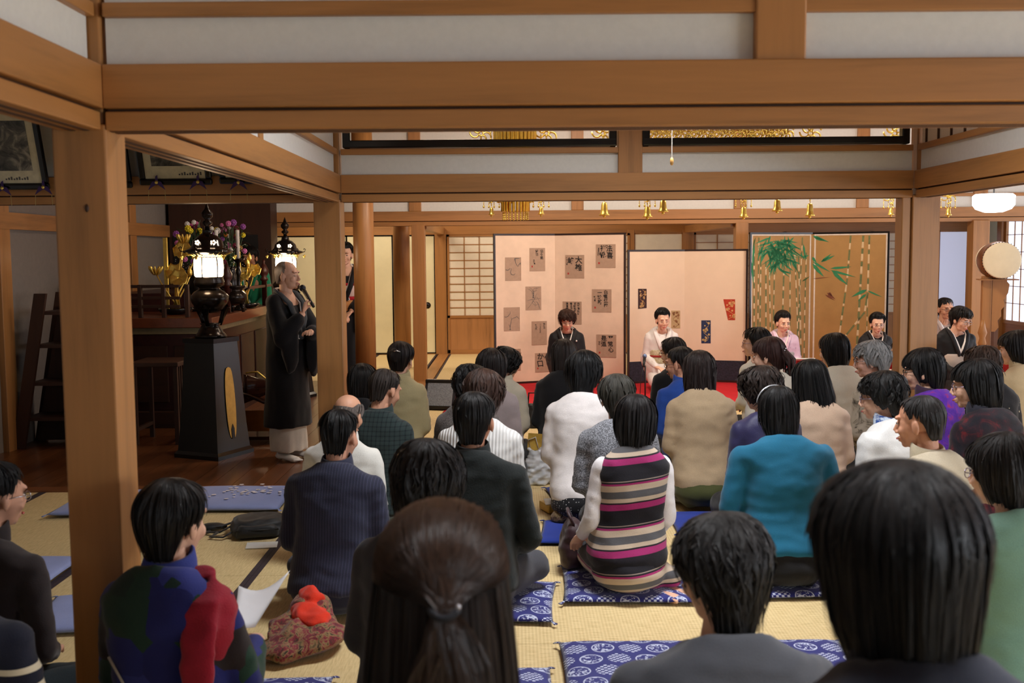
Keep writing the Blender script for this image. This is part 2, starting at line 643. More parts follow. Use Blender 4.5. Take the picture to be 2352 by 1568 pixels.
fusuma(rx(596), rx(800), 'cream paper sliding door with black edge behind the speaker')
fusuma(rx(798), rx(905), 'cream paper sliding door between the round columns', y=Y4 - .062)
fusuma(rx(890), rx(1001), 'cream paper sliding door with round black pull', pull=rx(982))
fusuma(rx(380), rx(598), 'cream sliding door hidden behind the altar flowers', y=Y4 - .062)
shoji(rx(1028), rx(1245), 'paper lattice sliding door left of the tall calligraphy screen', 6, 10)
shoji(rx(1243), rx(1445), 'paper lattice sliding door behind the calligraphy screen', 6, 10, y=Y4 - .066)
fusuma(rx(1455), rx(1568), 'plain white sliding door above the low plain screen', mat=PAPER, frame=WZ)
shoji(rx(1592), rx(1800), 'paper lattice sliding door right of the middle rear post', 4, 10)
shoji(rx(1798), rx(2000), 'paper lattice sliding door behind the bamboo screen', 4, 10, y=Y4 - .066)
shoji(rx(1998), rx(2150), 'paper lattice sliding door right of the bamboo screen', 4, 10)
BPAPER = emis('day_lit_paper', (216, 222, 250), .42)
fusuma(rx(2150), rx(2224), 'bright daylit paper door behind the kneeling man', mat=BPAPER, frame=WZ, y=Y4 - .062)

# ---- left wall of altar room, right outer wall with windows
struct('wall_left', MB().box((XW0 - .12, Y2 - .1, -.03), (XW0, Y4 + .1, ZC)), plain('shade_painted_plaster', (128, 120, 112), .8, var=.05, scale=20), 'plaster wall at the far left of the altar room, darkened to paint in its shade')  # plaster colour darkened to stand for the shade of the altar room
struct('wall_left_front', MB().box((XW0 - .12, -3.2, -.03), (XW0, Y2, ZC)), PLASTER, 'white plaster wall at the left of the seating area')
pp = gnd(50, 1030)
for yy in (8.62, 11.6):
    post(XW0 - .02, XW0 + .05, yy, yy + .19, 'cedar wall post in the left plaster wall' if yy < 9 else 'second cedar wall post in the left plaster wall', 0, 2.2)
struct('beam', MB().box((XW0 - .02, Y2 + .2, 1.86), (XW0 + .06, Y4, 2.0)), WY, 'dark cedar rail along the left plaster wall')
struct('ceiling', MB().box((XW0 - .3, -2.4, ZC), (XW1 + .3, Y4 + .3, ZC + .1)), wood('ceiling_board', (168, 124, 80), 'Y', .6, .7), 'wooden board ceiling')
WINP = emis('bright_window_paper', (222, 232, 255), 1.5)
wall_r = struct('wall_right', MB().box((XW1, -3.2, -.03), (XW1 + .12, Y4 + .2, .5)).box((XW1, -3.2, 2.16), (XW1 + .12, Y4 + .2, ZC)), wood('right_wall_wood', (150, 98, 56), 'Y', .5), 'wooden outer wall at the right under the paper windows')
for i in range(6):
    ya = -2.6 + i * 3.15
    yb = ya + 3.0
    w = MB().box((XW1 + .03, ya, .5), (XW1 + .035, yb, 2.16)).obj('window_%d' % (i + 1), WINP)
    tag(w, 'bright paper lattice window in the right outer wall' if i == 5 else 'paper lattice window along the right outer wall', None, None, 'structure')
    for lo, hi in (((-.01, ya, .5), (.03, ya + .05, 2.16)), ((-.01, yb - .05, .5), (.03, yb, 2.16)), ((-.011, ya, .5), (.03, yb, .55)), ((-.011, ya, 2.11), (.03, yb, 2.16))):
        MB().box((XW1 + lo[0], lo[1], lo[2]), (XW1 + hi[0], hi[1], hi[2])).obj('window_frame', WY, w)
    for j in range(1, 13):
        y = ya + .05 + 2.9 * j / 13
        MB().box((XW1 + .01, y - .005, .55), (XW1 + .025, y + .005, 2.11)).obj('muntin', WZ, w)
    for j in range(1, 6):
        z = .55 + 1.56 * j / 6
        MB().box((XW1 + .012, ya + .05, z - .005), (XW1 + .024, yb - .05, z + .005)).obj('muntin', WY, w)
    post(XW1 - .06, XW1 + .1, yb + .0, yb + .15, 'cedar post between the right windows', 0, ZC)
# ================================================================== furnishings
struct('trim_3', MB().box((-1.345, Y2 + .06, -.02), (-1.01, 13.42, .006)), WY, 'wooden edge board between altar floor and stage mats')
RED_FELT = plain('red_felt', (196, 18, 34), .95, var=.10, scale=9, bmp=.08)
ra, rb = gnd(1030, 946), gnd(1010, 879)
cp = MB()
nx_, ny_ = 30, 8
for iz in (0,):
    rows = []
    for j in range(ny_ + 1):
        y = 10.62 + (13.18 - 10.62) * j / ny_
        rows.append([Vector((-.72 + 6.5 * i / nx_ + .03 * math.sin(j * 1.7), y + .02 * math.sin(i * 1.1), .006 + .004 * mnoise.noise(Vector((i * .6, j * .8, 3))))) for i in range(nx_ + 1)])
    cp.loft(rows, cap=False, closed=False)
o = cp.obj('red_carpet', RED_FELT, None, True)
o.modifiers.new('s', 'SOLIDIFY').thickness = .004
tag(o, 'bright red felt carpet under the kneeling performers', 'carpet')


def text_np(ch, size=1.0):
    cu = bpy.data.curves.new('t', 'FONT')
    cu.body = ch
    cu.size = size
    cu.offset = .022 * size
    cu.align_x = 'CENTER'
    cu.resolution_u = 2
    ob = bpy.data.objects.new('t', cu)
    COL.objects.link(ob)
    dg = bpy.context.evaluated_depsgraph_get()
    me = bpy.data.meshes.new_from_object(ob.evaluated_get(dg))
    co, fa = mesh_np0(me)
    bpy.data.objects.remove(ob)
    bpy.data.curves.remove(cu)
    bpy.data.meshes.remove(me)
    return co, fa


def mesh_np0(me):
    n = len(me.vertices)
    co = np.empty(n * 3)
    me.vertices.foreach_get('co', co)
    return co.reshape(-1, 3), [tuple(p.vertices) for p in me.polygons]


def isect(M, px, py):
    """pixel to panel coordinates (u, v)"""
    r = ray(px, py)
    Mi = M.inverted()
    o_ = Mi @ Vector((0, 0, CAMH))
    d_ = Mi.to_3x3() @ r
    t = -o_.y / d_.y
    p = o_ + d_ * t
    return p.x, p.z


INK = plain('sumi_ink', (26, 24, 24), .8)
INKG = plain('faded_ink', (92, 88, 86), .8)
SEAL = plain('red_seal_ink', (176, 52, 44), .8)


def byobu(label, pts, height, paper, frame, border=None, band=None, fw=.022):
    """two-leaf folding screen from three plan points; returns leaves [(matrix, object, width)]"""
    t = thing('folding_screen', label, 'folding screen', (pts[1][0], pts[1][1], 0))
    leaves = []
    for (ax, ay), (bx, by) in zip(pts[:-1], pts[1:]):
        a, b = Vector((ax, ay, .0)), Vector((bx, by, 0))
        u = (b - a).normalized()
        w = (b - a).length
        n = Vector((-u.y, u.x, 0))
        M = Matrix(((u.x, n.x, 0, a.x), (u.y, n.y, 0, a.y), (0, 0, 1, .008), (0, 0, 0, 1)))
        p = MB().box((0, 0, fw * .5), (w, .018, height - fw * .5)).obj('panel', paper, t)
        p.matrix_local = Matrix.Translation((-pts[1][0], -pts[1][1], 0)) @ M
        for nm, lo, hi in ((('stile', (0, -.006, 0), (fw, .024, height)) if not leaves else ('stile', (w - fw, -.006, 0), (w, .024, height))), ('rail', (0, -.0055, 0), (w, .0235, fw)), ('rail', (0, -.0055, height - fw), (w, .0235, height))):
            MB().box(lo, hi).obj(nm, frame, p)
        if border is not None:
            for lo, hi in (((fw, -.002, fw), (fw + .018, .001, height - fw)), ((w - fw - .018, -.002, fw), (w - fw, .001, height - fw)), ((fw + .018, -.002, height - fw - .018), (w - fw - .018, .001, height - fw))):
                MB().box(lo, hi).obj('paper_border', border, p)
        if band is not None:
            MB().box((fw, -.003, fw), (w - fw, .001, .27)).obj('brocade_band', band, p)
        leaves.append((M, p, w))
    return t, leaves


PAPER_PINK = plain('screen_paper_pink', (232, 206, 182), .85, var=.09, scale=3.2)
PAPER_PLAIN = plain('screen_paper_plain', (230, 206, 180), .85, var=.03, scale=5)
GOLD_PAPER = plain('screen_gold_ground', (164, 126, 72), .6, .15, var=.10, scale=4)
FRAME_BR = plain('screen_frame_dark', (46, 32, 30), .3)
BROC = cloth_c = None


def P2(px, d):
    p = pix(px, 700, d)
    return (p.x, p.y)


H1 = pix(1135, 538, 12.85).z
t1, L1 = byobu('tall pale screen with calligraphy cards behind the performer in black with glasses at left', [P2(1135, 12.85), P2(1275, 13.13), P2(1437, 12.8)], H1, PAPER_PINK, FRAME_BR)
H2 = pix(1442, 575, 12.85).z
band_m = plain('dark_blue_brocade', (34, 36, 52), .8, var=.6, scale=45)
t2, L2 = byobu('lower plain cream screen with four fabric patches behind the performer in white', [P2(1442, 12.85), P2(1572, 13.1), P2(1717, 12.85)], H2, PAPER_PLAIN, FRAME_BR, band=band_m)
H3 = pix(1722, 535, 12.7).z
t3, L3 = byobu('gold screen painted with green bamboo behind the performers at right', [P2(1721, 12.72), P2(1864, 13.05), P2(2040, 12.66)], H3, GOLD_PAPER, BLACK, border=plain('screen_white_border', (206, 196, 184), .8))

CARD = plain('poem_card_paper', (176, 148, 126), .85, var=.07, scale=25)


def card(leaf, x0, y0, x1, y1, cols=None, sketch=None, seal=True, seed=0, ink=None):
    M, pn, w = leaf
    u0, v1 = isect(M, x0, y0)
    u1, v0 = isect(M, x1, y1)
    c = MB().box((u0, -.0045, v0), (u1, .0005, v1)).obj('poem_card', CARD, pn)
    W, H = u1 - u0, v1 - v0
    m = MB()
    rnd = random.Random(seed)
    if cols:
        for cx, top, size, chars in cols:        # columns, fractions of the card
            for k, ch in enumerate(chars):
                co, fa = text_np(ch, size * W)
                if len(co) == 0:
                    continue
                a = rnd.uniform(-.12, .12)
                px = u0 + cx * W + rnd.uniform(-.02, .02) * W
                pz = v1 - top * H - (k + .8) * size * W * .98
                A = np.array([[math.cos(a), -math.sin(a) - .12, 0], [math.sin(a), math.cos(a) * 1.0, 0]])
                xy = co[:, :2] @ A[:, :2].T
                pts = np.stack([px + xy[:, 0], np.full(len(co), -.0055), pz + xy[:, 1]], 1)
                m._add(pts.tolist(), fa)
    if sketch:
        for poly in sketch:
            pts = [(u0 + W * a, -.005, v1 - H * b) for a, b in poly[1:]]
            m.tube(pts, [poly[0] * W * (.6 + .6 * math.sin(math.pi * (i + .4) / len(pts))) for i in range(len(pts))], 5, .15, up=(0, 1, 0))
    if m.v:
        m.obj('calligraphy', ink or INK, pn)
    if seal:
        MB().box((u0 + W * .12, -.0052, v0 + H * .16), (u0 + W * .2, -.0046, v0 + H * .24)).obj('seal_mark', SEAL, pn)


def squig(seed, n=5, lw=.012):
    r = random.Random(seed)
    out = []
    for i in range(n):
        x, y = r.uniform(.15, .8), r.uniform(.1, .75)
        a = r.uniform(0, 6.28)
        pts = []
        for k in range(7):
            pts.append((min(.95, max(.05, x)), min(.95, max(.05, y))))
            x += .09 * math.cos(a)
            y += .09 * math.sin(a)
            a += r.uniform(-.2, .9)
        out.append([lw] + pts)
    return out


card(L1[0], 1160, 591, 1197, 644, sketch=squig(3, 5, .018), seal=False, ink=INKG)
card(L1[0], 1216, 569.5, 1252, 622, cols=[(.78, .08, .2, '日々是'), (.48, .08, .19, '好日'), (.3, .5, .1, '玄峰書')], seed=2)
card(L1[0], 1207, 658, 1243, 711, sketch=squig(5, 9, .008) + [[.01, (.1, .6), (.4, .55), (.95, .52)], [.008, (.5, .6), (.3, .8), (.1, .95)], [.008, (.5, .3), (.3, .15), (.15, .1)]], cols=[(.5, .2, .11, '花開萬國')], seal=False, ink=INKG)
card(L1[0], 1157, 706, 1194, 759, sketch=squig(8, 4, .015), seal=False, ink=INKG)
card(L1[0], 1221, 738, 1256, 791, cols=[(.82, .08, .13, '秋の月'), (.56, .1, .1, 'こころのかげ'), (.3, .12, .13, '竹の風')], seal=False, seed=6)
card(L1[0], 1161, 802, 1196, 850, seal=False)
card(L1[0], 1229, 811, 1266, 853, cols=[(.35, .02, .42, 'か口'), (.72, .1, .3, '心')], seed=7)
card(L1[1], 1298.5, 585.6, 1342, 638.7, cols=[(.7, .08, .38, '大雄'), (.33, .12, .36, '峰'), (.1, .1, .08, '平成十年春')], seed=8)
card(L1[1], 1369, 561, 1414, 614.7, cols=[(.7, .06, .34, '法喜'), (.38, .06, .32, '禅悦'), (.14, .15, .08, '東福寺老師')], seed=9)
card(L1[1], 1292.6, 692, 1336, 744.6, cols=[(.85, .05, .13, '西来意如何'), (.66, .05, .13, '庭前柏樹'), (.46, .05, .13, '春水満四'), (.26, .05, .13, '澤夏雲')], seal=False, seed=10)
card(L1[1], 1360, 664, 1404.6, 717, cols=[(.72, .05, .22, '白雪紅梅'), (.4, .06, .24, '一枝新'), (.15, .3, .09, '南山書')], seed=11)
card(L1[1], 1370, 767.7, 1415.5, 821, cols=[(.74, .06, .28, '平常心'), (.38, .06, .28, '是道'), (.15, .3, .1, '玄光')], seed=12)


def patch(leaf, quad, mat, seed, c2):
    M, pn, w = leaf
    q = [isect(M, *p) for p in quad]
    MB().poly([(a, -.0005, b) for a, b in q], (0, -1, 0), .003).obj('fabric_patch', mat, pn)
    cu, cv = sum(a for a, b in q) / 4, sum(b for a, b in q) / 4
    W, Hh = max(a for a, b in q) - min(a for a, b in q), max(b for a, b in q) - min(b for a, b in q)
    r = random.Random(seed)
    m = MB()
    for i in range(16):
        x, z = cu + r.uniform(-.33, .33) * W, cv + r.uniform(-.42, .42) * Hh
        R = r.uniform(.05, .11) * W * 1.4
        pts = []
        for k in range(20):
            a = 2 * math.pi * k / 20
            rr = R * (.62 + .38 * abs(math.cos(2.5 * a)))
            pts.append((x + rr * math.cos(a), -.0034, z + rr * math.sin(a)))
        m.poly(pts, (0, -1, 0), .0006)
    m.tube([(cu + W * .3 * math.sin(i * 1.1), -.0036, cv + Hh * (.45 - .1 * i)) for i in range(10)], .003, 4)
    m.obj('print_pattern', plain('patch_print_%d' % seed, c2, .8), pn)


patch(L2[0], [(1465.5, 663), (1485, 663), (1485, 707), (1465.5, 709)], plain('patch_plum', (58, 34, 36), .8), 21, (190, 150, 96))
patch(L2[0], [(1541.7, 713), (1562, 713), (1562, 753.7), (1541.7, 753.7)], plain('patch_cream', (186, 160, 116), .8), 22, (140, 96, 60))
patch(L2[1], [(1611, 735.5), (1632.4, 735.5), (1632.4, 788), (1611, 788)], plain('patch_indigo', (34, 48, 84), .8), 23, (198, 170, 112))
patch(L2[1], [(1661.4, 687), (1688.4, 687), (1688.4, 734.7), (1672.3, 734.7)], plain('patch_vermilion', (178, 56, 30), .8), 24, (214, 160, 104))

# bamboo painting
LEAFG = plain('painted_leaf_green', (44, 124, 82), .8, var=.2, scale=14)
LEAFD = plain('painted_leaf_dark', (60, 84, 40), .8, var=.2, scale=14)
CULM_W = plain('painted_culm_white', (204, 180, 140), .8, var=.15)
CULM_G = plain('painted_culm_green', (104, 112, 70), .8, var=.25)


def culm(leaf, pts, wpx, seed):
    M, pn, w = leaf
    q = [Vector((isect(M, *p)[0], -.001, isect(M, *p)[1])) for p in pts]
    W = wpx / 2400 * 12.8 / 2
    r = random.Random(seed)
    mw, mg = MB(), MB()
    tot = 0
    for a, b in zip(q[:-1], q[1:]):
        L = (b - a).length
        n = max(1, int(L / .15))
        for i in range(n):
            p0, p1 = a.lerp(b, i / n), a.lerp(b, (i + .93) / n)
            ctr = p0.lerp(p1, r.uniform(.3, .85))
            d = (p1 - p0).normalized()
            s_ = Vector((d.z, 0, -d.x)) * W
            mg.poly([p0 - s_, p0 + s_, ctr + s_ * .9, ctr - s_ * .9], (0, -1, 0), .001)
            mw.poly([ctr - s_ * .9, ctr + s_ * .9, p1 + s_, p1 - s_], (0, -1, 0), .001)
    mw.obj('painted_culm', CULM_W, pn)['kind'] = 'stuff'
    mg.obj('painted_culm', CULM_G, pn)['kind'] = 'stuff'


def leafpoly(m, M, base, tip, wpx):
    a, b = isect(M, *base), isect(M, *tip)
    a, b = Vector((a[0], 0, a[1])), Vector((b[0], 0, b[1]))
    d = b - a
    n = Vector((d.z, 0, -d.x)).normalized() * wpx / 2400 * 12.8 * .5
    m.poly([a + Vector((0, -.002, 0)), a.lerp(b, .25) + n + Vector((0, -.002, 0)), a.lerp(b, .55) + n * .9 + Vector((0, -.002, 0)), b + Vector((0, -.002, 0)), a.lerp(b, .55) - n * .6 + Vector((0, -.002, 0)), a.lerp(b, .25) - n * .8 + Vector((0, -.002, 0))], (0, -1, 0), .001)


rnd = random.Random(4)
for i, (x, ya, yb, dx) in enumerate(((1732, 560, 860, 0), (1743, 545, 860, -2), (1748, 560, 860, -2), (1759, 600, 860, 0), (1767, 612, 870, 2), (1779, 610, 880, -3), (1801, 600, 870, -4), (1815, 590, 880, -1), (1825, 570, 880, 6), (1834, 590, 860, 4), (1843, 545, 870, -8), (1852, 580, 870, -4))):
    culm(L3[0], [(x, ya), (x + dx, (ya + yb) / 2), (x + dx * 1.5, yb)], 3.2 if i % 3 else 4.2, i)
lg, ld = MB(), MB()
for i in range(150):
    cx, cy = rnd.choice(((1790, 565), (1780, 552), (1795, 590), (1775, 575), (1800, 555), (1790, 600)))
    bx, by = cx + rnd.gauss(0, 15), cy + rnd.gauss(0, 12)
    a = rnd.uniform(.15, 2.9) if i % 3 else rnd.uniform(1.1, 2.0)
    L = rnd.uniform(22, 46)
    tx, ty = bx + math.cos(a) * L, by + abs(math.sin(a)) * L * .9
    if 1727 < tx < 1858 and ty < 640 and by > 541:
        leafpoly(lg, L3[0][0], (max(1728, bx), by), (tx, ty), rnd.uniform(2.5, 6))
for b, t in (((1845, 560), (1851, 600)), ((1843, 590), (1858, 586)), ((1800, 560), (1842, 572)), ((1732, 560), (1728, 625)), ((1755, 560), (1738, 600)), ((1818, 600), (1832, 622)), ((1726, 600), (1731, 655))):
    leafpoly(lg, L3[0][0], b, t, 6)
for b, t in (((1842, 646), (1860, 634)), ((1735, 545), (1728, 575))):
    leafpoly(ld, L3[0][0], b, t, 4)
lg.obj('painted_leaves', LEAFG, L3[0][1])['kind'] = 'stuff'
ld.obj('painted_leaves', LEAFD, L3[0][1])['kind'] = 'stuff'
culm(L3[1], [(1954, 541), (1946, 640), (1928, 768)], 4, 40)
culm(L3[1], [(1983, 541), (1976, 660), (1968, 800)], 5, 41)
culm(L3[1], [(1997, 541), (1993, 672), (1986, 717), (1938, 776)], 4.2, 42)
culm(L3[1], [(1993, 676), (1990, 800)], 2, 43)
lg = MB()
for b, t, w in (((1866, 541), (1905, 556), 7), ((1870, 545), (1896, 553), 7), ((1907, 616), (1956, 612), 6), ((1907, 620), (1966, 636), 6), ((1911, 622), (1948, 655), 9), ((1886, 600), (1918, 586), 7), ((1886, 602), (1910, 582), 7), ((1866, 605), (1893, 636), 9), ((1866, 600), (1908, 625), 6), ((1866, 590), (1876, 604), 7), ((1992, 665), (1955, 682), 8), ((1992, 667), (2027, 682), 4), ((1990, 675), (1970, 692), 6)):
    leafpoly(lg, L3[1][0], b, t, w)
lg.obj('painted_leaves', LEAFG, L3[1][1])['kind'] = 'stuff'
ld = MB()
for b, t, w in (((1866, 640), (1906, 636), 2), ((1900, 672), (1919, 687), 7), ((1895, 676), (1918, 690), 4), ((1904, 671), (1912, 680), 6)):
    leafpoly(ld, L3[1][0], b, t, w)
ld.obj('painted_sparrow', plain('painted_sparrow_brown', (110, 60, 40), .8), L3[1][1])['kind'] = 'stuff'

# ---- gilt hanging ornaments
def bell_prof(r, h):
    return [(.001, h), (r * .35, h), (r * .45, h * .93), (r * .55, h * .8), (r * .62, h * .4), (r * .72, h * .15), (r * 1.0, 0), (r * .9, -h * .04), (r * .6, .02 * h), (.001, .02 * h)]


def curlwork(m, c, R, n=6, r=.006):
    """openwork of gilt scrolls in the XZ plane, around c"""
    for k in range(n):
        a = 2 * math.pi * k / n + .3
        pts = []
        for i in range(9):
            q = i / 8
            rr = R * (1 - .62 * q)
            b = a + q * 3.6
            pts.append((c[0] + R * .45 * math.cos(a) + rr * .55 * math.cos(b), c[1] + .01 * math.sin(k), c[2] + R * .45 * math.sin(a) + rr * .55 * math.sin(b)))
        m.tube(pts, r, 5)


def ornament(px, ybell, d, label, br=.045, bh=.085, plate=True, pend=4, top=ZC, plates_at=None):
    p = pix(px, ybell, d)
    t = thing('gilt_hanging_ornament', label, 'ornament', (p.x, d, p.z), 0, 'gilt ornaments hanging over the stage')
    MB().lathe(bell_prof(br, bh), (0, 0, 0), 16).obj('bell', GOLD, t, True)
    MB().ell((0, 0, -.012), (br * .3, br * .3, .014), 10, 6).obj('clapper', GOLD, t, True)
    H = top - p.z
    ch = MB()
    z = bh
    while z < H - .01:
        ch.ell((0, 0, z), (.007, .007, .012), 6, 4)
        z += .03
    ch.tube([(0, 0, bh), (0, 0, H)], .0025, 5)
    ch.obj('chain', GOLD, t, True)
    zs = plates_at or [bh + .13, H - .32]
    for k, z in enumerate(zs):
        if not plate and k == 0:
            continue
        m = MB()
        curlwork(m, (0, 0, z), .085, 6, .007)
        m.ell((0, 0, z), (.022, .012, .022), 8, 6)
        m.obj('openwork_plate', GOLD, t, True)
        pm = MB()
        for j in range(pend):
            x = (-.5 + (j + .5) / pend) * .2
            for q in range(4):
                pm.ell((x, .01, z - .05 - q * .016), (.006, .006, .007), 6, 4)
            pm.ell((x, .01, z - .05 - .07), (.010, .010, .014), 6, 4)
        pm.obj('pendant', GOLD, t, True)['kind'] = 'stuff'
    return t


ORN = [(1388, 494, 10.2, 'gilt bell ornament over the left screen, third from the canopy drum', .047, .11, False), (1487, 498, 10.0, 'gilt bell ornament on a chain above the performer in white', .045, .085, True), (1523, 486, 9.4, 'larger gilt bell hanging just right of the cord pull', .044, .09, False), (1708, 498, 10.2, 'gilt bell ornament above the post between the plain and bamboo screens', .042, .085, True), (1785, 484, 9.6, 'gilt bell over the left leaf of the bamboo screen', .044, .09, False), (1860, 495, 9.8, 'gilt bell over the fold of the bamboo screen', .042, .10, False), (2046, 493, 11.2, 'small gilt bell left of the right post, outer of the two', .032, .06, True), (2068, 488, 10.6, 'small gilt bell touching the right post, inner of the two', .032, .065, True), (2178, 494, 11.2, 'small gilt bell right of the right post', .032, .065, True), (1129, 493, 10.2, 'small gilt bell left of the canopy drum', .028, .06, True), (1243, 492, 10.2, 'small gilt bell right of the canopy drum', .03, .06, True)]
for px, yb, d, la, br, bh, pl in ORN:
    ornament(px, yb, d, la, br * 1.15, bh * 1.12, pl)
# dense row of openwork pendants seen through the right transom
c0 = 10.2
for i, px in enumerate((1500, 1548, 1600, 1652, 1700, 1745, 1790)):
    p = pix(px, 318, c0)
    t = thing('gilt_valance', 'gilt openwork valance piece behind the right transom, number %s from its left end' % ('one', 'two', 'three', 'four', 'five', 'six', 'seven')[i], 'ornament', (p.x, c0, p.z), 0, 'gilt valance over the stage')
    m = MB()
    for k in range(3):
        curlwork(m, (-.07 + .07 * k, 0, .06 + .02 * (k % 2)), .075, 7, .010)
    m.obj('openwork_plate', GOLD, t, True)
    m = MB().tube([(-.11, 0, .12), (.11, 0, .12)], .012, 6)
    m.tube([(0, 0, .1), (0, 0, ZC - p.z)], .008, 6)
    m.obj('hanger', GOLD, t, True)
    pm = MB()
    for j in range(6):
        x = -.1 + .04 * j
        for q in range(5):
            pm.ell((x, .0, .02 - q * .017), (.009, .009, .010), 6, 4)
    pm.obj('pendant', GOLD, t, True)['kind'] = 'stuff'
for px, la in ((1862, 'single gilt openwork pendant behind the right transom'), (2055, 'gilt openwork pendant at the right end of the right transom'), (1385, 'gilt openwork pendant at the right end of the left transom'), (1105, 'gilt openwork pendant left of the canopy drum, behind the left transom'), (1255, 'gilt openwork pendant right of the canopy drum, behind the left transom')):
    p = pix(px, 316, c0)
    t = thing('gilt_pendant', la, 'ornament', (p.x, c0, p.z), 0, 'gilt pendants behind the transoms')
    m = MB()
    curlwork(m, (0, 0, .04), .11, 7, .009)
    curlwork(m, (0, 0, .14), .07, 6, .008)
    m.obj('openwork_plate', GOLD, t, True)
    MB().tube([(0, 0, .1), (0, 0, ZC - p.z)], .006, 6).obj('chain', GOLD, t, True)
# canopy drum
p = pix(1184, 500, 10.2)
t = thing('gilt_canopy', 'gilt canopy drum of pleated tubes with bead fringe over the stage', 'canopy', (p.x, 10.2, p.z))
zt = ZC - p.z
m = MB()
for k in range(30):
    a = 2 * math.pi * k / 30
    m.tube([(math.cos(a) * .195, math.sin(a) * .195, zt), (math.cos(a) * .19, math.sin(a) * .19, .62)], .02, 6)
m.lathe([(.18, .62), (.18, zt)], (0, 0, 0), 24)
m.obj('pleated_drum', GOLD, t, True)
m = MB()
for k in range(22):
    a = 2 * math.pi * k / 22
    m.tube([(math.cos(a) * .125, math.sin(a) * .125, .66), (math.cos(a) * .125, math.sin(a) * .125, .06)], .017, 6)
m.obj('hanging_tubes', GOLD, t, True)
for k in range(22):
    a = 2 * math.pi * k / 22
    f = MB()
    for q in range(4):
        f.ell((math.cos(a) * .12, math.sin(a) * .12, .045 - q * .02), (.008, .008, .010), 6, 4)
    f.obj('bead_string', GOLD, t, True)
m = MB()
for k in range(10):
    a = 2 * math.pi * k / 10
    for q in range(5):
        m.ell((math.cos(a + q * .12) * .17, math.sin(a + q * .12) * .17, .2 - .02 * abs(q - 2)), (.013, .013, .016), 6, 4)
m.obj('bead_garland', GOLD, t, True)

# ---- pull cord, lamp shade at right
p = pix(1543, 380, 5.0)
t = thing('light_pull_cord', 'thin white pull cord with an amber wooden knob', 'cord', (p.x, 5.0, p.z))
MB().tube([(0, 0, .03), (.001, 0, .3), (0, 0, ZC - p.z)], .0022, 6).obj('cord', WHITEC, t)
MB().lathe([(.001, 0), (.007, .004), (.009, .02), (.006, .036), (.001, .038)], (0, 0, 0), 10).obj('knob', plain('amber_knob', (222, 170, 96), .4), t, True)
p = pix(2282, 470, 12.0)
t = thing('ceiling_lamp', 'glowing white bowl lamp hanging at the right of the hall', 'lamp', (p.x, 12.0, p.z))
MB().lathe([(.001, -.09), (.1, -.085), (.19, -.05), (.225, .0), (.225, .1), (.2, .12), (.001, .12)], (0, 0, 0), 28).obj('shade', emis('lamp_glow', (255, 252, 248), 7.0), t, True)
MB().tube([(0, 0, .12), (0, 0, ZC - p.z)], .008, 6).obj('cord', BLACKM, t)

# ---- framed pictures above the altar beam
PHOTO = None


def photo_mat(seed):
    m, nt, b = base_mat('old_photograph_%d' % seed)
    v = coords(nt, 'Object', (1, 1, 1))
    n = tex_noise(nt, v, 9 + seed, 5, .6, .8)
    nt.links.new(ramp(nt, n, [(.35, lin((38, 38, 36))), (.5, lin((92, 90, 82))), (.66, lin((170, 164, 148)))]), b.inputs['Base Color'])
    b.inputs['Roughness'].default_value = .35
    return m


def picture(px0, px1, ybot, h, label, seed, cap):
    a, b = pix(px0, ybot, 7.17), pix(px1, ybot, 7.17)
    w = b.x - a.x
    t = thing('framed_picture', label, 'picture', (a.x, 7.176, a.z - .01))
    t.rotation_euler = (math.radians(17), 0, 0)
    f = .045
    MB().box((.01, -.008, .01), (w - .01, .006, h - .01)).obj('backing', BLACKM, t)
    for nm, lo, hi in (('frame_rail', (0, -.026, 0), (w, .008, f)), ('frame_rail', (0, -.026, h - f), (w, .008, h)), ('frame_stile', (0, -.0255, f), (f, .008, h - f)), ('frame_stile', (w - f, -.0255, f), (w, .008, h - f))):
        bevel(MB().box(lo, hi).obj(nm, BLACK, t), .012, 2)
    MB().box((f, -.010, f), (w - f, -.007, h - f)).obj('mount', plain('picture_mount', (214, 206, 176), .7), t)
    MB().box((f + .05, -.012, f + .085), (w - f - .05, -.009, h - f - .05)).obj('photograph', photo_mat(seed), t)
    m = MB()
    for i in range(9):
        m.box((w * cap + i * .018, -.0115, f + .022), (w * cap + i * .018 + .011, -.0095, f + .022 + .010 + .006 * (i * 7 % 3)))
    m.obj('caption', INKG, t)


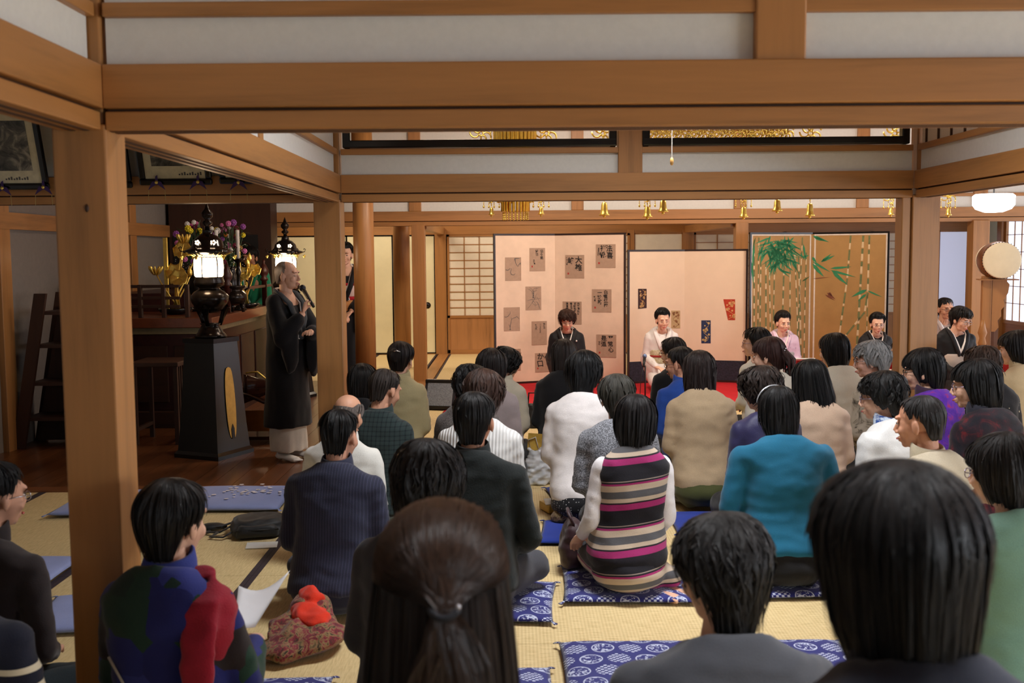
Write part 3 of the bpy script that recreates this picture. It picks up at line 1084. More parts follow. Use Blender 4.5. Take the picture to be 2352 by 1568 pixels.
picture(-62, 116, 432, .56, 'black framed picture with cream mount at the far left above the altar beam', 1, .45)
picture(322, 489, 421, .56, 'black framed picture with bright edge above the altar beam, right of the near post', 2, .55)
picture(196, 306, 428, .5, 'narrow dark framed picture mostly hidden behind the near post', 3, .3)
picture(505, 640, 418, .4, 'dark framed picture under the slanting beam', 4, .4)
PURP = plain('purple_ribbon', (62, 36, 96), .6)
for i, (x, y) in enumerate(((100, 430), (6, 432), (360, 419), (455, 418), (548, 419))):
    p = pix(x, y, 7.135)
    t = thing('ribbon_bow', 'purple ribbon bow below a picture, %s' % ('at the corner of the far left frame', 'at the very left edge', 'left one under the bright-edged frame', 'right one under the bright-edged frame', 'near the slanting beam')[i], 'ribbon', (p.x, 7.135, p.z), 0, 'ribbon bows below the pictures')
    m = MB()
    for sg in (-1, 1):
        m.poly([(0, 0, .012), (sg * .03, 0, .005), (sg * .058, 0, -.05), (sg * .03, 0, -.03), (0, 0, -.012)], (0, -1, 0), .006)
    m.poly([(-.01, 0, 0), (.01, 0, 0), (.005, 0, .05), (-.008, 0, .04)], (0, -1, 0), .005)
    m.obj('loops', PURP, t)
    MB().ell((0, -.008, 0), (.012, .008, .012), 10, 6).obj('centre', GOLD, t, True)
    m = MB()
    for sg in (-1, 1):
        m.tube([(sg * .055, -.004, -.05), (sg * .058, -.004, -.12)], .002, 5)
    m.obj('tassel_cord', plain('tassel_yellow', (176, 150, 90), .7), t)

# ---- altar room
DW = wood('altar_wood_dark', (58, 32, 18), 'X', .55, .5)
DWZ = wood('altar_wood_dark_z', (58, 32, 18), 'Z', .55, .5)
AX0, AX1, AY0, AY1, AZ = -4.2, -2.86, 9.8, 12.4, 1.05
t = thing('altar', 'dark lacquered altar platform with railing behind the lantern', 'altar', ((AX0 + AX1) / 2, AY0, 0))
cx = (AX0 + AX1) / 2


def ab(name, lo, hi, mat, bv=.006):
    o = MB().box((lo[0] - cx, lo[1] - AY0, lo[2]), (hi[0] - cx, hi[1] - AY0, hi[2])).obj(name, mat, t)
    if bv:
        bevel(o, bv, 2)
    return o


ab('plinth', (AX0, AY0 - .02, 0), (AX1 + .02, AY1, .16), DW)
body_a = ab('body', (AX0 + .06, AY0 + .06, .16), (AX1 - .06, AY1, .89), RED_LAC)
for i in range(3):
    xa = AX0 + .12 + i * .44
    ab('inset_panel', (xa, AY0 + .045, .24), (xa + .38, AY0 + .061, .78), DW)
for i in range(4):
    ya = AY0 + .15 + i * .62
    ab('inset_panel', (AX1 - .061, ya, .24), (AX1 - .045, ya + .54, .78), DW)
ab('cream_band', (AX0 + .03, AY0 + .03, .89), (AX1 - .03, AY1, .955), plain('altar_cream_band', (150, 136, 100), .6))
ab('top_board', (AX0 - .02, AY0 - .06, .955), (AX1 + .06, AY1, AZ), wood('altar_top_board', (118, 64, 40), 'Y', .3, .6, coat=.3))
for z in (1.14, 1.22, 1.33):
    ab('rail', (AX0, AY0 - .02, z), (AX1 - .25, AY0 + .02, z + .028), DW, .004)
for i in range(6):
    xa = AX0 + .04 + i * .22
    ab('baluster', (xa, AY0 - .022, AZ), (xa + .035, AY0 + .022, 1.36), DWZ, .003)
ab('upper_tier', (AX0, 10.9, AZ), (AX1 - .55, AY1, 1.24), RED_LAC)
ab('side_rail', (AX1 - .02, 10.6, 1.26), (AX1 + .02, AY1, 1.29), RED_LAC, .004)
o = MB().lathe([(.03, 0), (.03, .28), (.045, .29), (.045, .31), (.028, .33), (.05, .37), (.052, .41), (.03, .46), (.012, .49), (.02, .51), (.001, .54)], (AX1 - cx, 12.1 - AY0, AZ), 16).obj('newel_post', RED_LAC, t, True)
o = MB().lathe([(.03, 0), (.03, .28), (.045, .29), (.045, .31), (.028, .33), (.05, .37), (.052, .41), (.03, .46), (.001, .54)], (AX1 - .02 - cx, 10.6 - AY0, AZ - .02), 16).obj('newel_post', RED_LAC, t, True)

# rear altar cabinet in the gloom
t = thing('altar_cabinet', 'dark wooden shrine cabinet with carved panels behind the altar flowers', 'cabinet', (-3.55, 12.9, 0))
MB().box((-.65, 0, 0), (.6, .35, 2.4)).obj('body', DWZ, t)
for i in range(3):
    for k in range(3):
        MB().box((-.6 + i * .36, -.012, .3 + k * .55), (-.28 + i * .36, .002, .78 + k * .55)).obj('carved_panel', BLACKM, t)
        MB().tube([(-.44 + i * .36 + .1 * math.cos(a), -.016, .54 + k * .55 + .15 * math.sin(a)) for a in [math.pi * 2 * q / 12 for q in range(13)]], .008, 5).obj('carved_ring', DW, t, True)
MB().box((-.68, -.04, 2.4), (.63, .36, 2.47)).obj('cornice', DW, t)


# ---- lanterns on pedestals
GLOW = emis('lantern_glow', (255, 222, 186), 9.0)


def lantern(px, d, label, group):
    p = pix(px, 700, d)
    t = thing('bronze_lantern', label, 'lantern', (p.x, d, .965), 0, group)
    m = MB().lathe([(.12, 0), (.13, .012), (.115, .03), (.10, .045), (.095, .06), (.085, .075), (.07, .10), (.085, .115)], (0, 0, 0), 20)
    m.obj('foot', BRONZE, t, True)
    for k in range(3):
        a = 2 * math.pi * k / 3 + .5
        m = MB().tube([(math.cos(a) * .075, math.sin(a) * .075, .10), (math.cos(a) * .095, math.sin(a) * .095, .16), (math.cos(a) * .13, math.sin(a) * .13, .24), (math.cos(a) * .12, math.sin(a) * .12, .32)], [.016, .02, .032, .04], 8)
        m.obj('leg', BRONZE, t, True)
    MB().lathe([(.05, .20), (.11, .23), (.145, .29), (.15, .335), (.12, .37), (.085, .39), (.08, .405), (.115, .42), (.12, .45), (.11, .48), (.115, .49)], (0, 0, 0), 24).obj('bowl', BRONZE, t, True)
    MB().lathe([(.10, .488), (.112, .50), (.118, .565), (.114, .63), (.10, .645)], (0, 0, 0), 6, ph=.35).obj('lit_panes', GLOW, t)
    m = MB()
    for k in range(6):
        a = 2 * math.pi * k / 6 + .35
        m.tube([(math.cos(a) * .116, math.sin(a) * .116, .488), (math.cos(a) * .121, math.sin(a) * .121, .565), (math.cos(a) * .114, math.sin(a) * .114, .648)], .005, 5)
    m.obj('pane_bars', BRONZE, t, True)
    MB().lathe([(.10, .65), (.19, .685), (.195, .70), (.15, .715), (.125, .74), (.115, .78), (.075, .82), (.045, .83), (.04, .86), (.045, .865)], (0, 0, 0), 24).obj('roof', BLACK, t, True)
    m = MB()
    for k in range(24):
        a = 2 * math.pi * k / 24
        m.tube([(math.cos(a) * .105, math.sin(a) * .105, .652), (math.cos(a) * .178, math.sin(a) * .178, .684)], .004, 5)
    m.obj('eaves_ribs', GOLD, t, True)
    MB().lathe([(.02, .865), (.02, .90), (.04, .915), (.04, .93), (.018, .945), (.045, .975), (.048, 1.0), (.02, 1.035), (.012, 1.06), (.001, 1.09)], (0, 0, 0), 14).obj('finial', BRONZE, t, True)
    for k in range(6):
        a = 2 * math.pi * k / 6 + .35
        c, s_ = math.cos(a), math.sin(a)
        MB().tube([(c * .185, s_ * .185, .69), (c * .215, s_ * .215, .70), (c * .225, s_ * .225, .725), (c * .21, s_ * .21, .735), (c * .205, s_ * .205, .72)], .005, 6).obj('scroll', BRONZE, t, True)
        m = MB()
        for q in range(5):
            m.ell((c * .208 + .006 * math.cos(q * 2.5), s_ * .208 + .006 * math.sin(q * 2.5), .655 - .008 * (q % 3)), (.011, .011, .012), 6, 4)
        m.obj('bell_cluster', GOLD, t, True)
    for k in (4, 5):
        a = 2 * math.pi * k / 6 + .1
        c, s_ = math.cos(a), math.sin(a)
        m = MB()
        for q in range(5):
            b = 2 * math.pi * q / 5
            m.ell((c * .124 + -s_ * .018 * math.cos(b), s_ * .124 + c * .018 * math.cos(b), .765 + .014 * math.sin(b)), (.008, .008, .007), 6, 4)
        m.obj('lit_cutout', GLOW, t, True)
    lamp('lantern_light', (p.x, d - .16, .965 + .57), 7, (1.0, .72, .45), .06)
    # pedestal, a thing of its own
    q = thing('lantern_pedestal', 'tall black lacquer pedestal under ' + label, 'pedestal', (p.x, d, 0), 0, 'lantern pedestals')
    rot = math.radians(21)

    def sq(r, z):
        return [Vector((math.cos(rot + math.pi / 2 * k) * r, math.sin(rot + math.pi / 2 * k) * r, z)) for k in range(4)]
    MB().loft([sq(.315, 0), sq(.315, .035), sq(.29, .06)]).obj('foot', BLACK, q)
    MB().loft([sq(.285, .06), sq(.262, .25), sq(.225, .70), sq(.205, .93)]).obj('shaft', plain('pedestal_black', (22, 24, 24), .3), q)
    MB().loft([sq(.222, .93), sq(.222, .966)]).obj('top', BLACK, q)
    # gold cut-out on the right front face: face between corner k=3 (angle rot+270) and k=0
    A, B = sq(1, 0)[3], sq(1, 0)[0]
    ctr = (A + B) / 2
    u = (B - A).normalized()
    nrm = ctr.normalized()
    pts = []
    for k in range(24):
        a = 2 * math.pi * k / 24
        z = .44 + .29 * math.sin(a)
        rz = .222 + (.27 - .222) * (1 - (z - .15) / .6)
        hw = .058 * math.copysign(abs(math.cos(a)) ** .6, math.cos(a))
        pts.append(nrm * (rz * .7071 + .004) + u * hw + Vector((0, 0, z)))
    MB().poly(pts, nrm, .003).obj('gold_opening', plain('dull_gold', (206, 164, 82), .5, .5), q)
    pts = []
    for z, hw in ((.15, .016), (.23, .018), (.27, .0), (.23, -.018), (.15, -.016)):
        rz = .222 + (.27 - .222) * (1 - (z - .15) / .6)
        pts.append(nrm * (rz * .7071 + .008) + u * hw + Vector((0, 0, z)))
    MB().poly(pts, nrm, .003).obj('notch', BLACKM, q)
    return t


lantern(482, 8.45, 'lit bronze lantern nearest the speaker', 'altar lanterns')
lantern(659, 11.85, 'lit bronze lantern behind the shaved head of the speaker', 'altar lanterns')


# ---- gold lotus, flowers, candles, burner
def lotus(px, d, s, label, z0, seed):
    p = pix(px, 600, d)
    t = thing('gold_lotus', label, 'altar ornament', (p.x, d, z0))
    r = random.Random(seed)
    MB().lathe([(.05 * s, 0), (.16 * s, .02 * s), (.20 * s, .06 * s), (.19 * s, .075 * s), (.05 * s, .06 * s)], (0, 0, 0), 18).obj('tray', BLACK, t, True)
    MB().box((-.115 * s, -.01, .06 * s), (-.075 * s, .02, .86 * s)).obj('upright', GOLD, t)
    for k in range(7):
        a = r.uniform(-1.0, 1.0)
        L = r.uniform(.35, .85) * s
        x1 = math.sin(a) * .26 * s + .02
        y1 = r.uniform(-.1, .1) * s
        pts = [(-.05 * s + .1 * s * r.random(), 0, .06 * s), (x1 * .2, y1 * .5, L * .4), (x1 * .7, y1, L * .75), (x1, y1, L)]
        st = MB().tube(pts, [.011 * s, .010 * s, .008 * s, .007 * s], 7).obj('stem', GOLD, t, True)
        if k % 3 == 0:      # leaf, cupped disc
            rings = []
            for q in range(5):
                rr = .105 * s * q / 4 + .002
                rings.append([Vector((x1 + rr * math.cos(b) * (1 + .06 * math.sin(5 * b)), y1 - .03 * s * (q / 4) + rr * math.sin(b) * .35, L + rr * math.sin(b) * .9 + .02 * s * math.cos(6 * b) * q / 4)) for b in [2 * math.pi * j / 18 for j in range(18)]])
            o = MB().loft(rings, cap=False).obj('lotus_leaf', GOLD, t, True)
            o.modifiers.new('s', 'SOLIDIFY').thickness = .004
        elif k % 3 == 1:    # open flower
            for q in range(9):
                b = 2 * math.pi * q / 9
                m = MB()
                m.ell((x1 + math.cos(b) * .045 * s, y1 + math.sin(b) * .045 * s, L + .035 * s), (.022 * s, .012 * s, .06 * s), 8, 6, Matrix.Rotation(b, 3, 'Z') @ Matrix.Rotation(.55, 3, 'Y'))
                m.obj('petal', GOLD, t, True)
        else:               # bud
            MB().lathe([(.008, 0), (.028 * s, .03 * s), (.026 * s, .07 * s), (.001, .13 * s)], (x1, y1, L - .01), 10).obj('bud', GOLD, t, True)
    return t


lotus(400, 10.35, .88, 'gilded lotus with tall stems left of the lit lantern', AZ, 5)
lotus(563, 11.5, .72, 'gilded lotus half hidden right of the lit lantern', AZ, 9)
FLC = {'yellow': (236, 214, 40), 'pink': (222, 120, 178), 'white': (236, 232, 226), 'maroon': (116, 22, 52), 'orange': (206, 128, 34), 'violet': (150, 80, 160)}
LEAF = plain('bouquet_leaf', (40, 70, 34), .6, var=.4)


def bouquet(px, d, z0, label, seed):
    p = pix(px, 520, d)
    t = thing('altar_bouquet', label, 'flowers', (p.x, d, z0))
    r = random.Random(seed)
    MB().lathe([(.07, 0), (.075, .02), (.04, .05), (.05, .12), (.085, .24), (.07, .36), (.05, .42), (.065, .46)], (0, 0, 0), 18).obj('vase', BRONZE, t, True)
    for k in range(34):
        cname = r.choice(['yellow', 'pink', 'pink', 'white', 'maroon', 'yellow', 'violet', 'orange', 'white'])
        a, b = r.uniform(0, 6.28), r.uniform(0, 1)
        x, y, z = math.cos(a) * .2 * math.sqrt(b), math.sin(a) * .15 * math.sqrt(b) - .03, .58 + r.uniform(-.08, .36)
        R = r.uniform(.018, .034)
        m = MB()
        for q in range(9):
            c = 2 * math.pi * q / 9
            m.ell((x + math.cos(c) * R * .7, y - .01, z + math.sin(c) * R * .7), (R * .42, R * .35, R * .42), 6, 4)
        m.ell((x, y - .012, z), (R * .6, R * .5, R * .6), 8, 5)
        fo = m.obj('flower', plain('petal_' + cname, FLC[cname], .6, var=.2, scale=60), t, True)
        MB().tube([(x * .2, y * .2, .44), (x, y, z)], .004, 4).obj('stem', LEAF, fo)
    m = MB()
    for k in range(80):
        a = r.uniform(0, 6.28)
        x, y, z = math.cos(a) * .2 * r.random(), math.sin(a) * .14 * r.random(), .44 + r.uniform(0, .42)
        d_ = Vector((r.uniform(-1, 1), r.uniform(-1, 1), r.uniform(-.2, 1))).normalized()
        s_ = d_.cross(Vector((0, 0, 1))).normalized() * .014
        c = Vector((x, y, z))
        m.poly([c, c + d_ * .04 + s_, c + d_ * .1, c + d_ * .04 - s_], (0, -1, 0), .001)
    m.obj('leaves', LEAF, t)
    m = MB()
    for k in range(120):
        a = r.uniform(0, 6.28)
        m.ell((math.cos(a) * .24 * r.random(), -.1 * r.random(), .50 + r.uniform(-.1, .2)), (.004, .004, .004), 5, 4)
    m.obj('small_white_blossoms', plain('tiny_blossom', (230, 226, 214), .7), t)


bouquet(448, 10.9, AZ, 'bouquet of yellow, white and pink flowers left of the lit lantern', 3)
bouquet(528, 11.3, AZ, 'bouquet of pink and yellow flowers behind the lit lantern', 4)


def candle(px, d, label):
    p = pix(px, 600, d)
    t = thing('candlestick', label, 'candlestick', (p.x, d, AZ), 0, 'altar candlesticks')
    MB().lathe([(.07, 0), (.075, .02), (.03, .05), (.022, .1), (.035, .16), (.018, .2), (.018, .36), (.03, .40), (.02, .44), (.02, .50), (.065, .535), (.066, .545), (.015, .54)], (0, 0, 0), 16).obj('stand', BRONZE, t, True)
    MB().lathe([(.017, .54), (.021, .82), (.022, .84), (.004, .845)], (0, 0, 0), 12).obj('candle', plain('candle_wax', (226, 220, 210), .5), t, True)
    MB().tube([(0, 0, .845), (.002, 0, .86)], .002, 5).obj('wick', BLACKM, t)


candle(547, 11.0, 'bronze candlestick with tall white candle right of the lit lantern')
candle(498, 11.0, 'bronze candlestick with white candle showing over the lantern roof')
p = pix(538, 680, 10.7)
t = thing('incense_burner', 'round glossy bronze incense burner on the altar', 'incense burner', (p.x, 10.7, AZ))
for k in range(3):
    a = 2 * math.pi * k / 3
    MB().tube([(math.cos(a) * .09, math.sin(a) * .09, 0), (math.cos(a) * .08, math.sin(a) * .08, .09)], [.016, .03], 8).obj('leg', BRONZE, t, True)
MB().lathe([(.04, .07), (.10, .09), (.128, .14), (.12, .19), (.09, .215), (.085, .235), (.12, .255), (.12, .27), (.08, .265)], (0, 0, 0), 24).obj('bowl', BRONZE, t, True)
for sg in (-1, 1):
    MB().tube([(sg * .11, 0, .22), (sg * .15, 0, .25), (sg * .15, 0, .31), (sg * .125, 0, .32)], .011, 7).obj('handle', BRONZE, t, True)
# low lacquer desk with slatted side left of the pedestal
p0, p1 = pix(298, 900, 8.9), pix(412, 900, 8.9)
t = thing('sutra_desk', 'black slender-legged sutra desk left of the lantern pedestal', 'desk', ((p0.x + p1.x) / 2, 8.9, 0))
w = (p1.x - p0.x) / 2
bevel(MB().box((-w, -.02, .68), (w, .45, .72)).obj('top', DW, t), .006)
for sx in (-w + .02, w - .05):
    for sy in (0, .4):
        MB().box((sx, sy, 0), (sx + .035, sy + .035, .68)).obj('leg', DWZ, t)
    MB().box((sx + .002, .03, .12), (sx + .032, .40, .15)).obj('stretcher', DWZ, t)
for k in range(6):
    MB().box((w - .04, .05 + k * .055, .15), (w - .028, .07 + k * .055, .68)).obj('slat', DWZ, t)
# curved lacquer reading stand
p = pix(572, 900, 9.0)
t = thing('lacquer_reading_desk', 'low glossy brown reading desk with scrolled ends and gilt trim behind the pedestal', 'desk', (p.x, 9.0, 0))
LQ = plain('glossy_brown_lacquer', (62, 34, 26), .12, var=.2, coat=.5)
rings = []
for q in range(9):
    a = q / 8
    x = -.22 + .5 * a
    z = .36 + .10 * a + .07 * math.sin(a * math.pi * 1.6)
    rings.append([Vector((x, -.16, z)), Vector((x, .3, z + .06)), Vector((x, .3, z + .03)), Vector((x, -.16, z - .03))])
MB().loft(rings).obj('curved_top', LQ, t, True)
rings = []
for q in range(7):
    a = q / 6
    rings.append([Vector((.0 + .2 * a, -.17 - .02 * math.sin(a * 3), .62 - .06 * a)), Vector((.0 + .2 * a, -.15, .62 - .06 * a)), Vector((-.02 + .26 * a, -.12, .36 + .1 * a)), Vector((-.02 + .26 * a, -.14, .36 + .1 * a))])
MB().loft(rings).obj('scrolled_end', LQ, t, True)
MB().box((-.2, -.1, .04), (.3, .3, .07)).obj('base', LQ, t)
MB().box((-.18, -.115, .12), (.28, -.10, .30)).obj('gilt_panel', plain('gilt_panel', (150, 92, 34), .4, .6), t)
for sx in (-.2, .26):
    for sy in (-.1, .25):
        MB().box((sx, sy, 0), (sx + .04, sy + .05, .40)).obj('leg', LQ, t)
MB().tube([(.02, -.17, .63), (.12, -.175, .64), (.2, -.17, .57), (.25, -.16, .47)], .008, 6).obj('gilt_edge', GOLD, t, True)
# slanted ladder shelf at the left wall
t = thing('ladder_shelf', 'dark wooden shelf with slanted sides against the left wall', 'shelf', (-3.99, 8.75, 0))
for y in (0.0, .42):
    MB().poly([(-.25, y, 0), (-.15, y, 0), (.09, y, 1.32), (-.01, y, 1.32)], (0, 1, 0), .035).obj('side', DWZ, t)
for k, z in enumerate((.24, .54, .86, 1.14)):
    x0 = -.17 + .26 * z / 1.3
    MB().box((x0 - .03, .03, z), (.46, .43, z + .03)).obj('shelf_board', DW, t)
MB().poly([(-.2, .36, .02), (.46, .36, .02), (.46, .36, 1.2), (.04, .36, 1.2)], (0, 1, 0), .03).obj('back_panel', DWZ, t)
MB().box((.43, .03, .02), (.46, .43, 1.18)).obj('end_panel', DWZ, t)

# ---- drum at right
p = pix(2302, 598, 11.4)
t = thing('taiko_drum', 'large barrel drum with pale skin head at the right', 'drum', (p.x, 11.4, p.z), math.radians(-14))
DR = .195
rot = Matrix.Rotation(math.pi / 2, 3, 'X')
m = MB().lathe([(DR * .96, 0), (DR * 1.05, -.12), (DR * 1.08, -.22), (DR * 1.05, -.32), (DR * .96, -.44)], (0, 0, 0), 32)
m.v = [(x, -z - .0, y) for x, y, z in m.v]
m.obj('barrel', wood('drum_wood', (126, 74, 40), 'Y', .3, .6, 'Object'), t, True)
for yy, sg in ((0, -1), (.44, 1)):
    m = MB().lathe([(DR * 1.0, -.03), (DR * 1.0, .002), (DR * .93, .008), (.001, .008)], (0, 0, 0), 32)
    m.v = [(x, yy + z * sg, y) for x, y, z in m.v]
    hd_ = m.obj('drum_head', plain('drum_skin', (236, 226, 198), .6, var=.08, scale=4), t, True)
m = MB()
for k in range(40):
    a = 2 * math.pi * k / 40
    m.ell((math.cos(a) * DR * 1.01, .022, math.sin(a) * DR * 1.01), (.007, .007, .007), 6, 4)
m.obj('tacks', BLACKM, t, True)
q = thing('drum_stand', 'carved wooden drum stand with cloud-shaped bracket', 'stand', (p.x, 11.4, 0), math.radians(-14))
MB().box((-.22, .08, 0), (.22, .36, .06)).obj('foot', WX, q)
bevel(MB().box((-.16, .17, .06), (-.06, .27, p.z - DR * .9)).obj('upright', WZ, q), .006)
pts = [(.0, .75), (.06, .80), (.04, .88), (.10, .93), (.09, 1.0), (.15, 1.05), (.13, 1.12), (.2, 1.2), (.22, 1.3), (.14, 1.36), (-.06, 1.38), (-.06, .75)]
k_ = (p.z - DR * .96) / 1.38
MB().poly([(a * .62 - .02, .17, b * k_) for a, b in pts], (0, 1, 0), .09).obj('cloud_bracket', WZ, q)
MB().box((-.2, .10, p.z - DR * 1.12), (.2, .34, p.z - DR * 1.06)).obj('cradle', WX, q)
MB().lathe([(.03, 0), (.045, .04), (.03, .1), (.05, .16), (.03, .24), (.02, .3)], (-.16, .1, .55), 12).obj('carved_knob', WZ, q, True)
# ================================================================== people
SKIN = {}


def skin(tone=(222, 176, 150)):
    return plain('skin_%d_%d_%d' % tone, tone, .5, var=.05, scale=25, spec=.35)


def hairmat(rgb, rough=.40):
    nm = 'hair_%d_%d_%d' % rgb
    if nm in _MC:
        return _MC[nm]
    m, nt, b = base_mat(nm)
    v = coords(nt, 'UV', (95, 1.3, 1))
    n = tex_noise(nt, v, 1.0, 3, .65)
    c = lin(rgb)
    nt.links.new(ramp(nt, n, [(.3, tuple(x * .5 for x in c)), (.52, c), (.75, tuple(min(1, x * 1.9) for x in c))]), b.inputs['Base Color'])
    b.inputs['Roughness'].default_value = rough
    b.inputs['Specular IOR Level'].default_value = .34
    bump(nt, b, n, .8, .006)
    _MC[nm] = m
    return m


def cloth(name, rgb, kind='plain', rough=.85, **k):
    if name in _MC:
        return _MC[name]
    m, nt, b = base_mat(name)
    c = lin(rgb)
    v = coords(nt, 'Object')
    wv = tex_noise(nt, v, k.get('weave', 260), 2, .6)
    big = tex_noise(nt, v, 7, 3, .5)
    b.inputs['Roughness'].default_value = rough
    b.inputs['Specular IOR Level'].default_value = k.get('spec', .25)
    b.inputs['Sheen Weight'].default_value = k.get('sheen', .15)
    sep = nd(nt, 'ShaderNodeSeparateXYZ')
    nt.links.new(v, sep.inputs[0])
    if kind == 'plain':
        amt = k.get('amt', .14)
        f = math_n(nt, 'ADD', math_n(nt, 'MULTIPLY', wv, .5), math_n(nt, 'MULTIPLY', big, .5))
        col = ramp(nt, f, [(.3, tuple(x * (1 - amt) for x in c)), (.7, tuple(min(1, x * (1 + amt)) for x in c))])
    elif kind == 'tweed':
        col = ramp(nt, wv, [(.38, tuple(x * .45 for x in c)), (.5, c), (.62, tuple(min(1, x * 2.2) for x in c))])
    elif kind == 'stripes':      # horizontal bands by height, irregular, list of (z, rgb)
        st = k['bands']
        per = k['period']
        zz = math_n(nt, 'ADD', sep.outputs[2], math_n(nt, 'MULTIPLY', sep.outputs[0], k.get('tilt', 0)))
        f = math_n(nt, 'FRACT', math_n(nt, 'DIVIDE', zz, per))
        col = ramp(nt, f, [(p, lin(q)) for p, q in st], 'CONSTANT')
    elif kind == 'pin':          # fine vertical lines
        fr = math_n(nt, 'FRACT', math_n(nt, 'MULTIPLY', sep.outputs[0], 1 / k.get('pitch', .012)))
        ln = math_n(nt, 'LESS_THAN', fr, k.get('w', .18))
        col = mixc(nt, ln, c, lin(k['rgb2']))
    elif kind == 'check':
        p = k.get('pitch', .03)
        a = math_n(nt, 'LESS_THAN', math_n(nt, 'FRACT', math_n(nt, 'MULTIPLY', sep.outputs[0], 1 / p)), .28)
        d = math_n(nt, 'LESS_THAN', math_n(nt, 'FRACT', math_n(nt, 'MULTIPLY', sep.outputs[2], 1 / p)), .28)
        col = mixc(nt, math_n(nt, 'MULTIPLY', math_n(nt, 'ADD', a, d), .5), c, lin(k['rgb2']))
    elif kind == 'blotch':
        vn = tex_noise(nt, v, k.get('scale', 14), 4, .6, 1.2)
        st = [(p, lin(q)) for p, q in k['stops']]
        col = ramp(nt, vn, st)
    elif kind == 'patch':
        vo = nd(nt, 'ShaderNodeTexVoronoi', distance='CHEBYCHEV')
        vo.inputs['Scale'].default_value = k.get('scale', 9)
        vo.inputs['Randomness'].default_value = .55
        nt.links.new(v, vo.inputs['Vector'])
        sp = nd(nt, 'ShaderNodeSeparateColor')
        nt.links.new(vo.outputs['Color'], sp.inputs[0])
        col = ramp(nt, sp.outputs[0], [(p, lin(q)) for p, q in k['stops']], 'CONSTANT')
        col = mixc(nt, math_n(nt, 'MULTIPLY', big, .5), col, (0.005, 0.006, 0.02))
    elif kind == 'dots':
        vo = nd(nt, 'ShaderNodeTexVoronoi')
        vo.inputs['Scale'].default_value = k.get('scale', 60)
        vo.inputs['Randomness'].default_value = k.get('rnd', .2)
        nt.links.new(v, vo.inputs['Vector'])
        dd = math_n(nt, 'LESS_THAN', vo.outputs['Distance'], k.get('r', .25))
        if k.get('mask'):
            mk = math_n(nt, 'GREATER_THAN', tex_noise(nt, v, 6, 2), .55)
            dd = math_n(nt, 'MULTIPLY', dd, mk)
        col = mixc(nt, dd, c, lin(k['rgb2']))
    elif kind == 'rib':
        fr = math_n(nt, 'SINE', math_n(nt, 'MULTIPLY', sep.outputs[k.get('axis', 0)], 2 * math.pi / k.get('pitch', .014)))
        col = ramp(nt, math_n(nt, 'ADD', math_n(nt, 'MULTIPLY', fr, .5), .5), [(0, tuple(x * .78 for x in c)), (.6, c)])
        bump(nt, b, fr, .5, .004)
    nt.links.new(col, b.inputs['Base Color'])
    if kind != 'rib':
        bump(nt, b, math_n(nt, 'ADD', wv, math_n(nt, 'MULTIPLY', big, .6)), k.get('bmp', .22), .006)
    _MC[name] = m
    return m


def remesh(mb, vox, it=6):
    ob = bpy.data.objects.new('tmp', mb.mesh('tmp'))
    COL.objects.link(ob)
    r = ob.modifiers.new('r', 'REMESH')
    r.mode = 'VOXEL'
    r.voxel_size = vox
    if it:
        sm = ob.modifiers.new('s', 'SMOOTH')
        sm.factor = .5
        sm.iterations = it
    dg = bpy.context.evaluated_depsgraph_get()
    me = bpy.data.meshes.new_from_object(ob.evaluated_get(dg))
    old = ob.data
    bpy.data.objects.remove(ob)
    bpy.data.meshes.remove(old)
    me.materials.clear()
    return me


def wrinkle(me, amp, sc, seed, stretch=(1, 1, 1.8), zlim=None):
    n = len(me.vertices)
    co = np.empty(n * 3)
    me.vertices.foreach_get('co', co)
    co = co.reshape(-1, 3)
    no = np.empty(n * 3)
    me.vertices.foreach_get('normal', no)
    no = no.reshape(-1, 3)
    off = Vector((seed * 3.7, seed * 1.3, seed * 2.1))
    st = Vector(stretch) * sc
    h = np.empty(n)
    for i in range(n):
        p = Vector((co[i, 0] * st.x, co[i, 1] * st.y, co[i, 2] * st.z)) + off
        q = mnoise.noise(p)
        h[i] = (1 - abs(q) * 2.2) * .6 + mnoise.noise(p * 2.3) * .4 - .3
    co += no * (h * amp)[:, None]
    me.vertices.foreach_set('co', co.ravel())
    me.update()


def smooth(me):
    me.polygons.foreach_set('use_smooth', [True] * len(me.polygons))
    return me


def mesh_np(me):
    n = len(me.vertices)
    co = np.empty(n * 3)
    me.vertices.foreach_get('co', co)
    return co.reshape(-1, 3), [tuple(p.vertices) for p in me.polygons]


def add_np(mb, co, faces, mat4, s=1.0):
    A = np.array(mat4)
    c = co * s
    w = c @ A[:3, :3].T + A[:3, 3]
    mb._add(w.tolist(), faces)


# ---- templates
def head_template(vox):
    m = MB()
    m.ell((0, -.012, .032), (.073, .092, .082), 20, 14)
    m.ell((0, .03, -.015), (.062, .058, .085), 16, 12)
    m.ell((0, .03, -.072), (.046, .046, .036), 14, 10)
    m.ell((0, .064, -.09), (.019, .017, .016))
    m.tube([(0, .082, .012), (0, .094, -.012), (0, .104, -.034)], [.008, .010, .012], 8)
    for sg in (-1, 1):
        m.ell((sg * .011, .094, -.038), (.008, .010, .007), 8, 6)
        m.ell((sg * .036, .058, -.03), (.025, .024, .026), 10, 8)
        m.ell((sg * .074, -.006, -.014), (.010, .019, .032), 10, 8, Matrix.Rotation(sg * .35, 3, 'Z'))
        m.ell((sg * .028, .078, .028), (.026, .013, .010), 10, 6)
    m.ell((0, .086, -.062), (.021, .010, .007), 10, 6)
    m.ell((0, .084, -.074), (.019, .010, .007), 10, 6)
    m.tube([(0, -.02, -.04), (0, -.026, -.12), (0, -.035, -.20)], [.050, .048, .060], 14)
    return mesh_np(remesh(m, vox, 4))


HEAD_F = head_template(.0042)
HEAD_C = head_template(.0085)


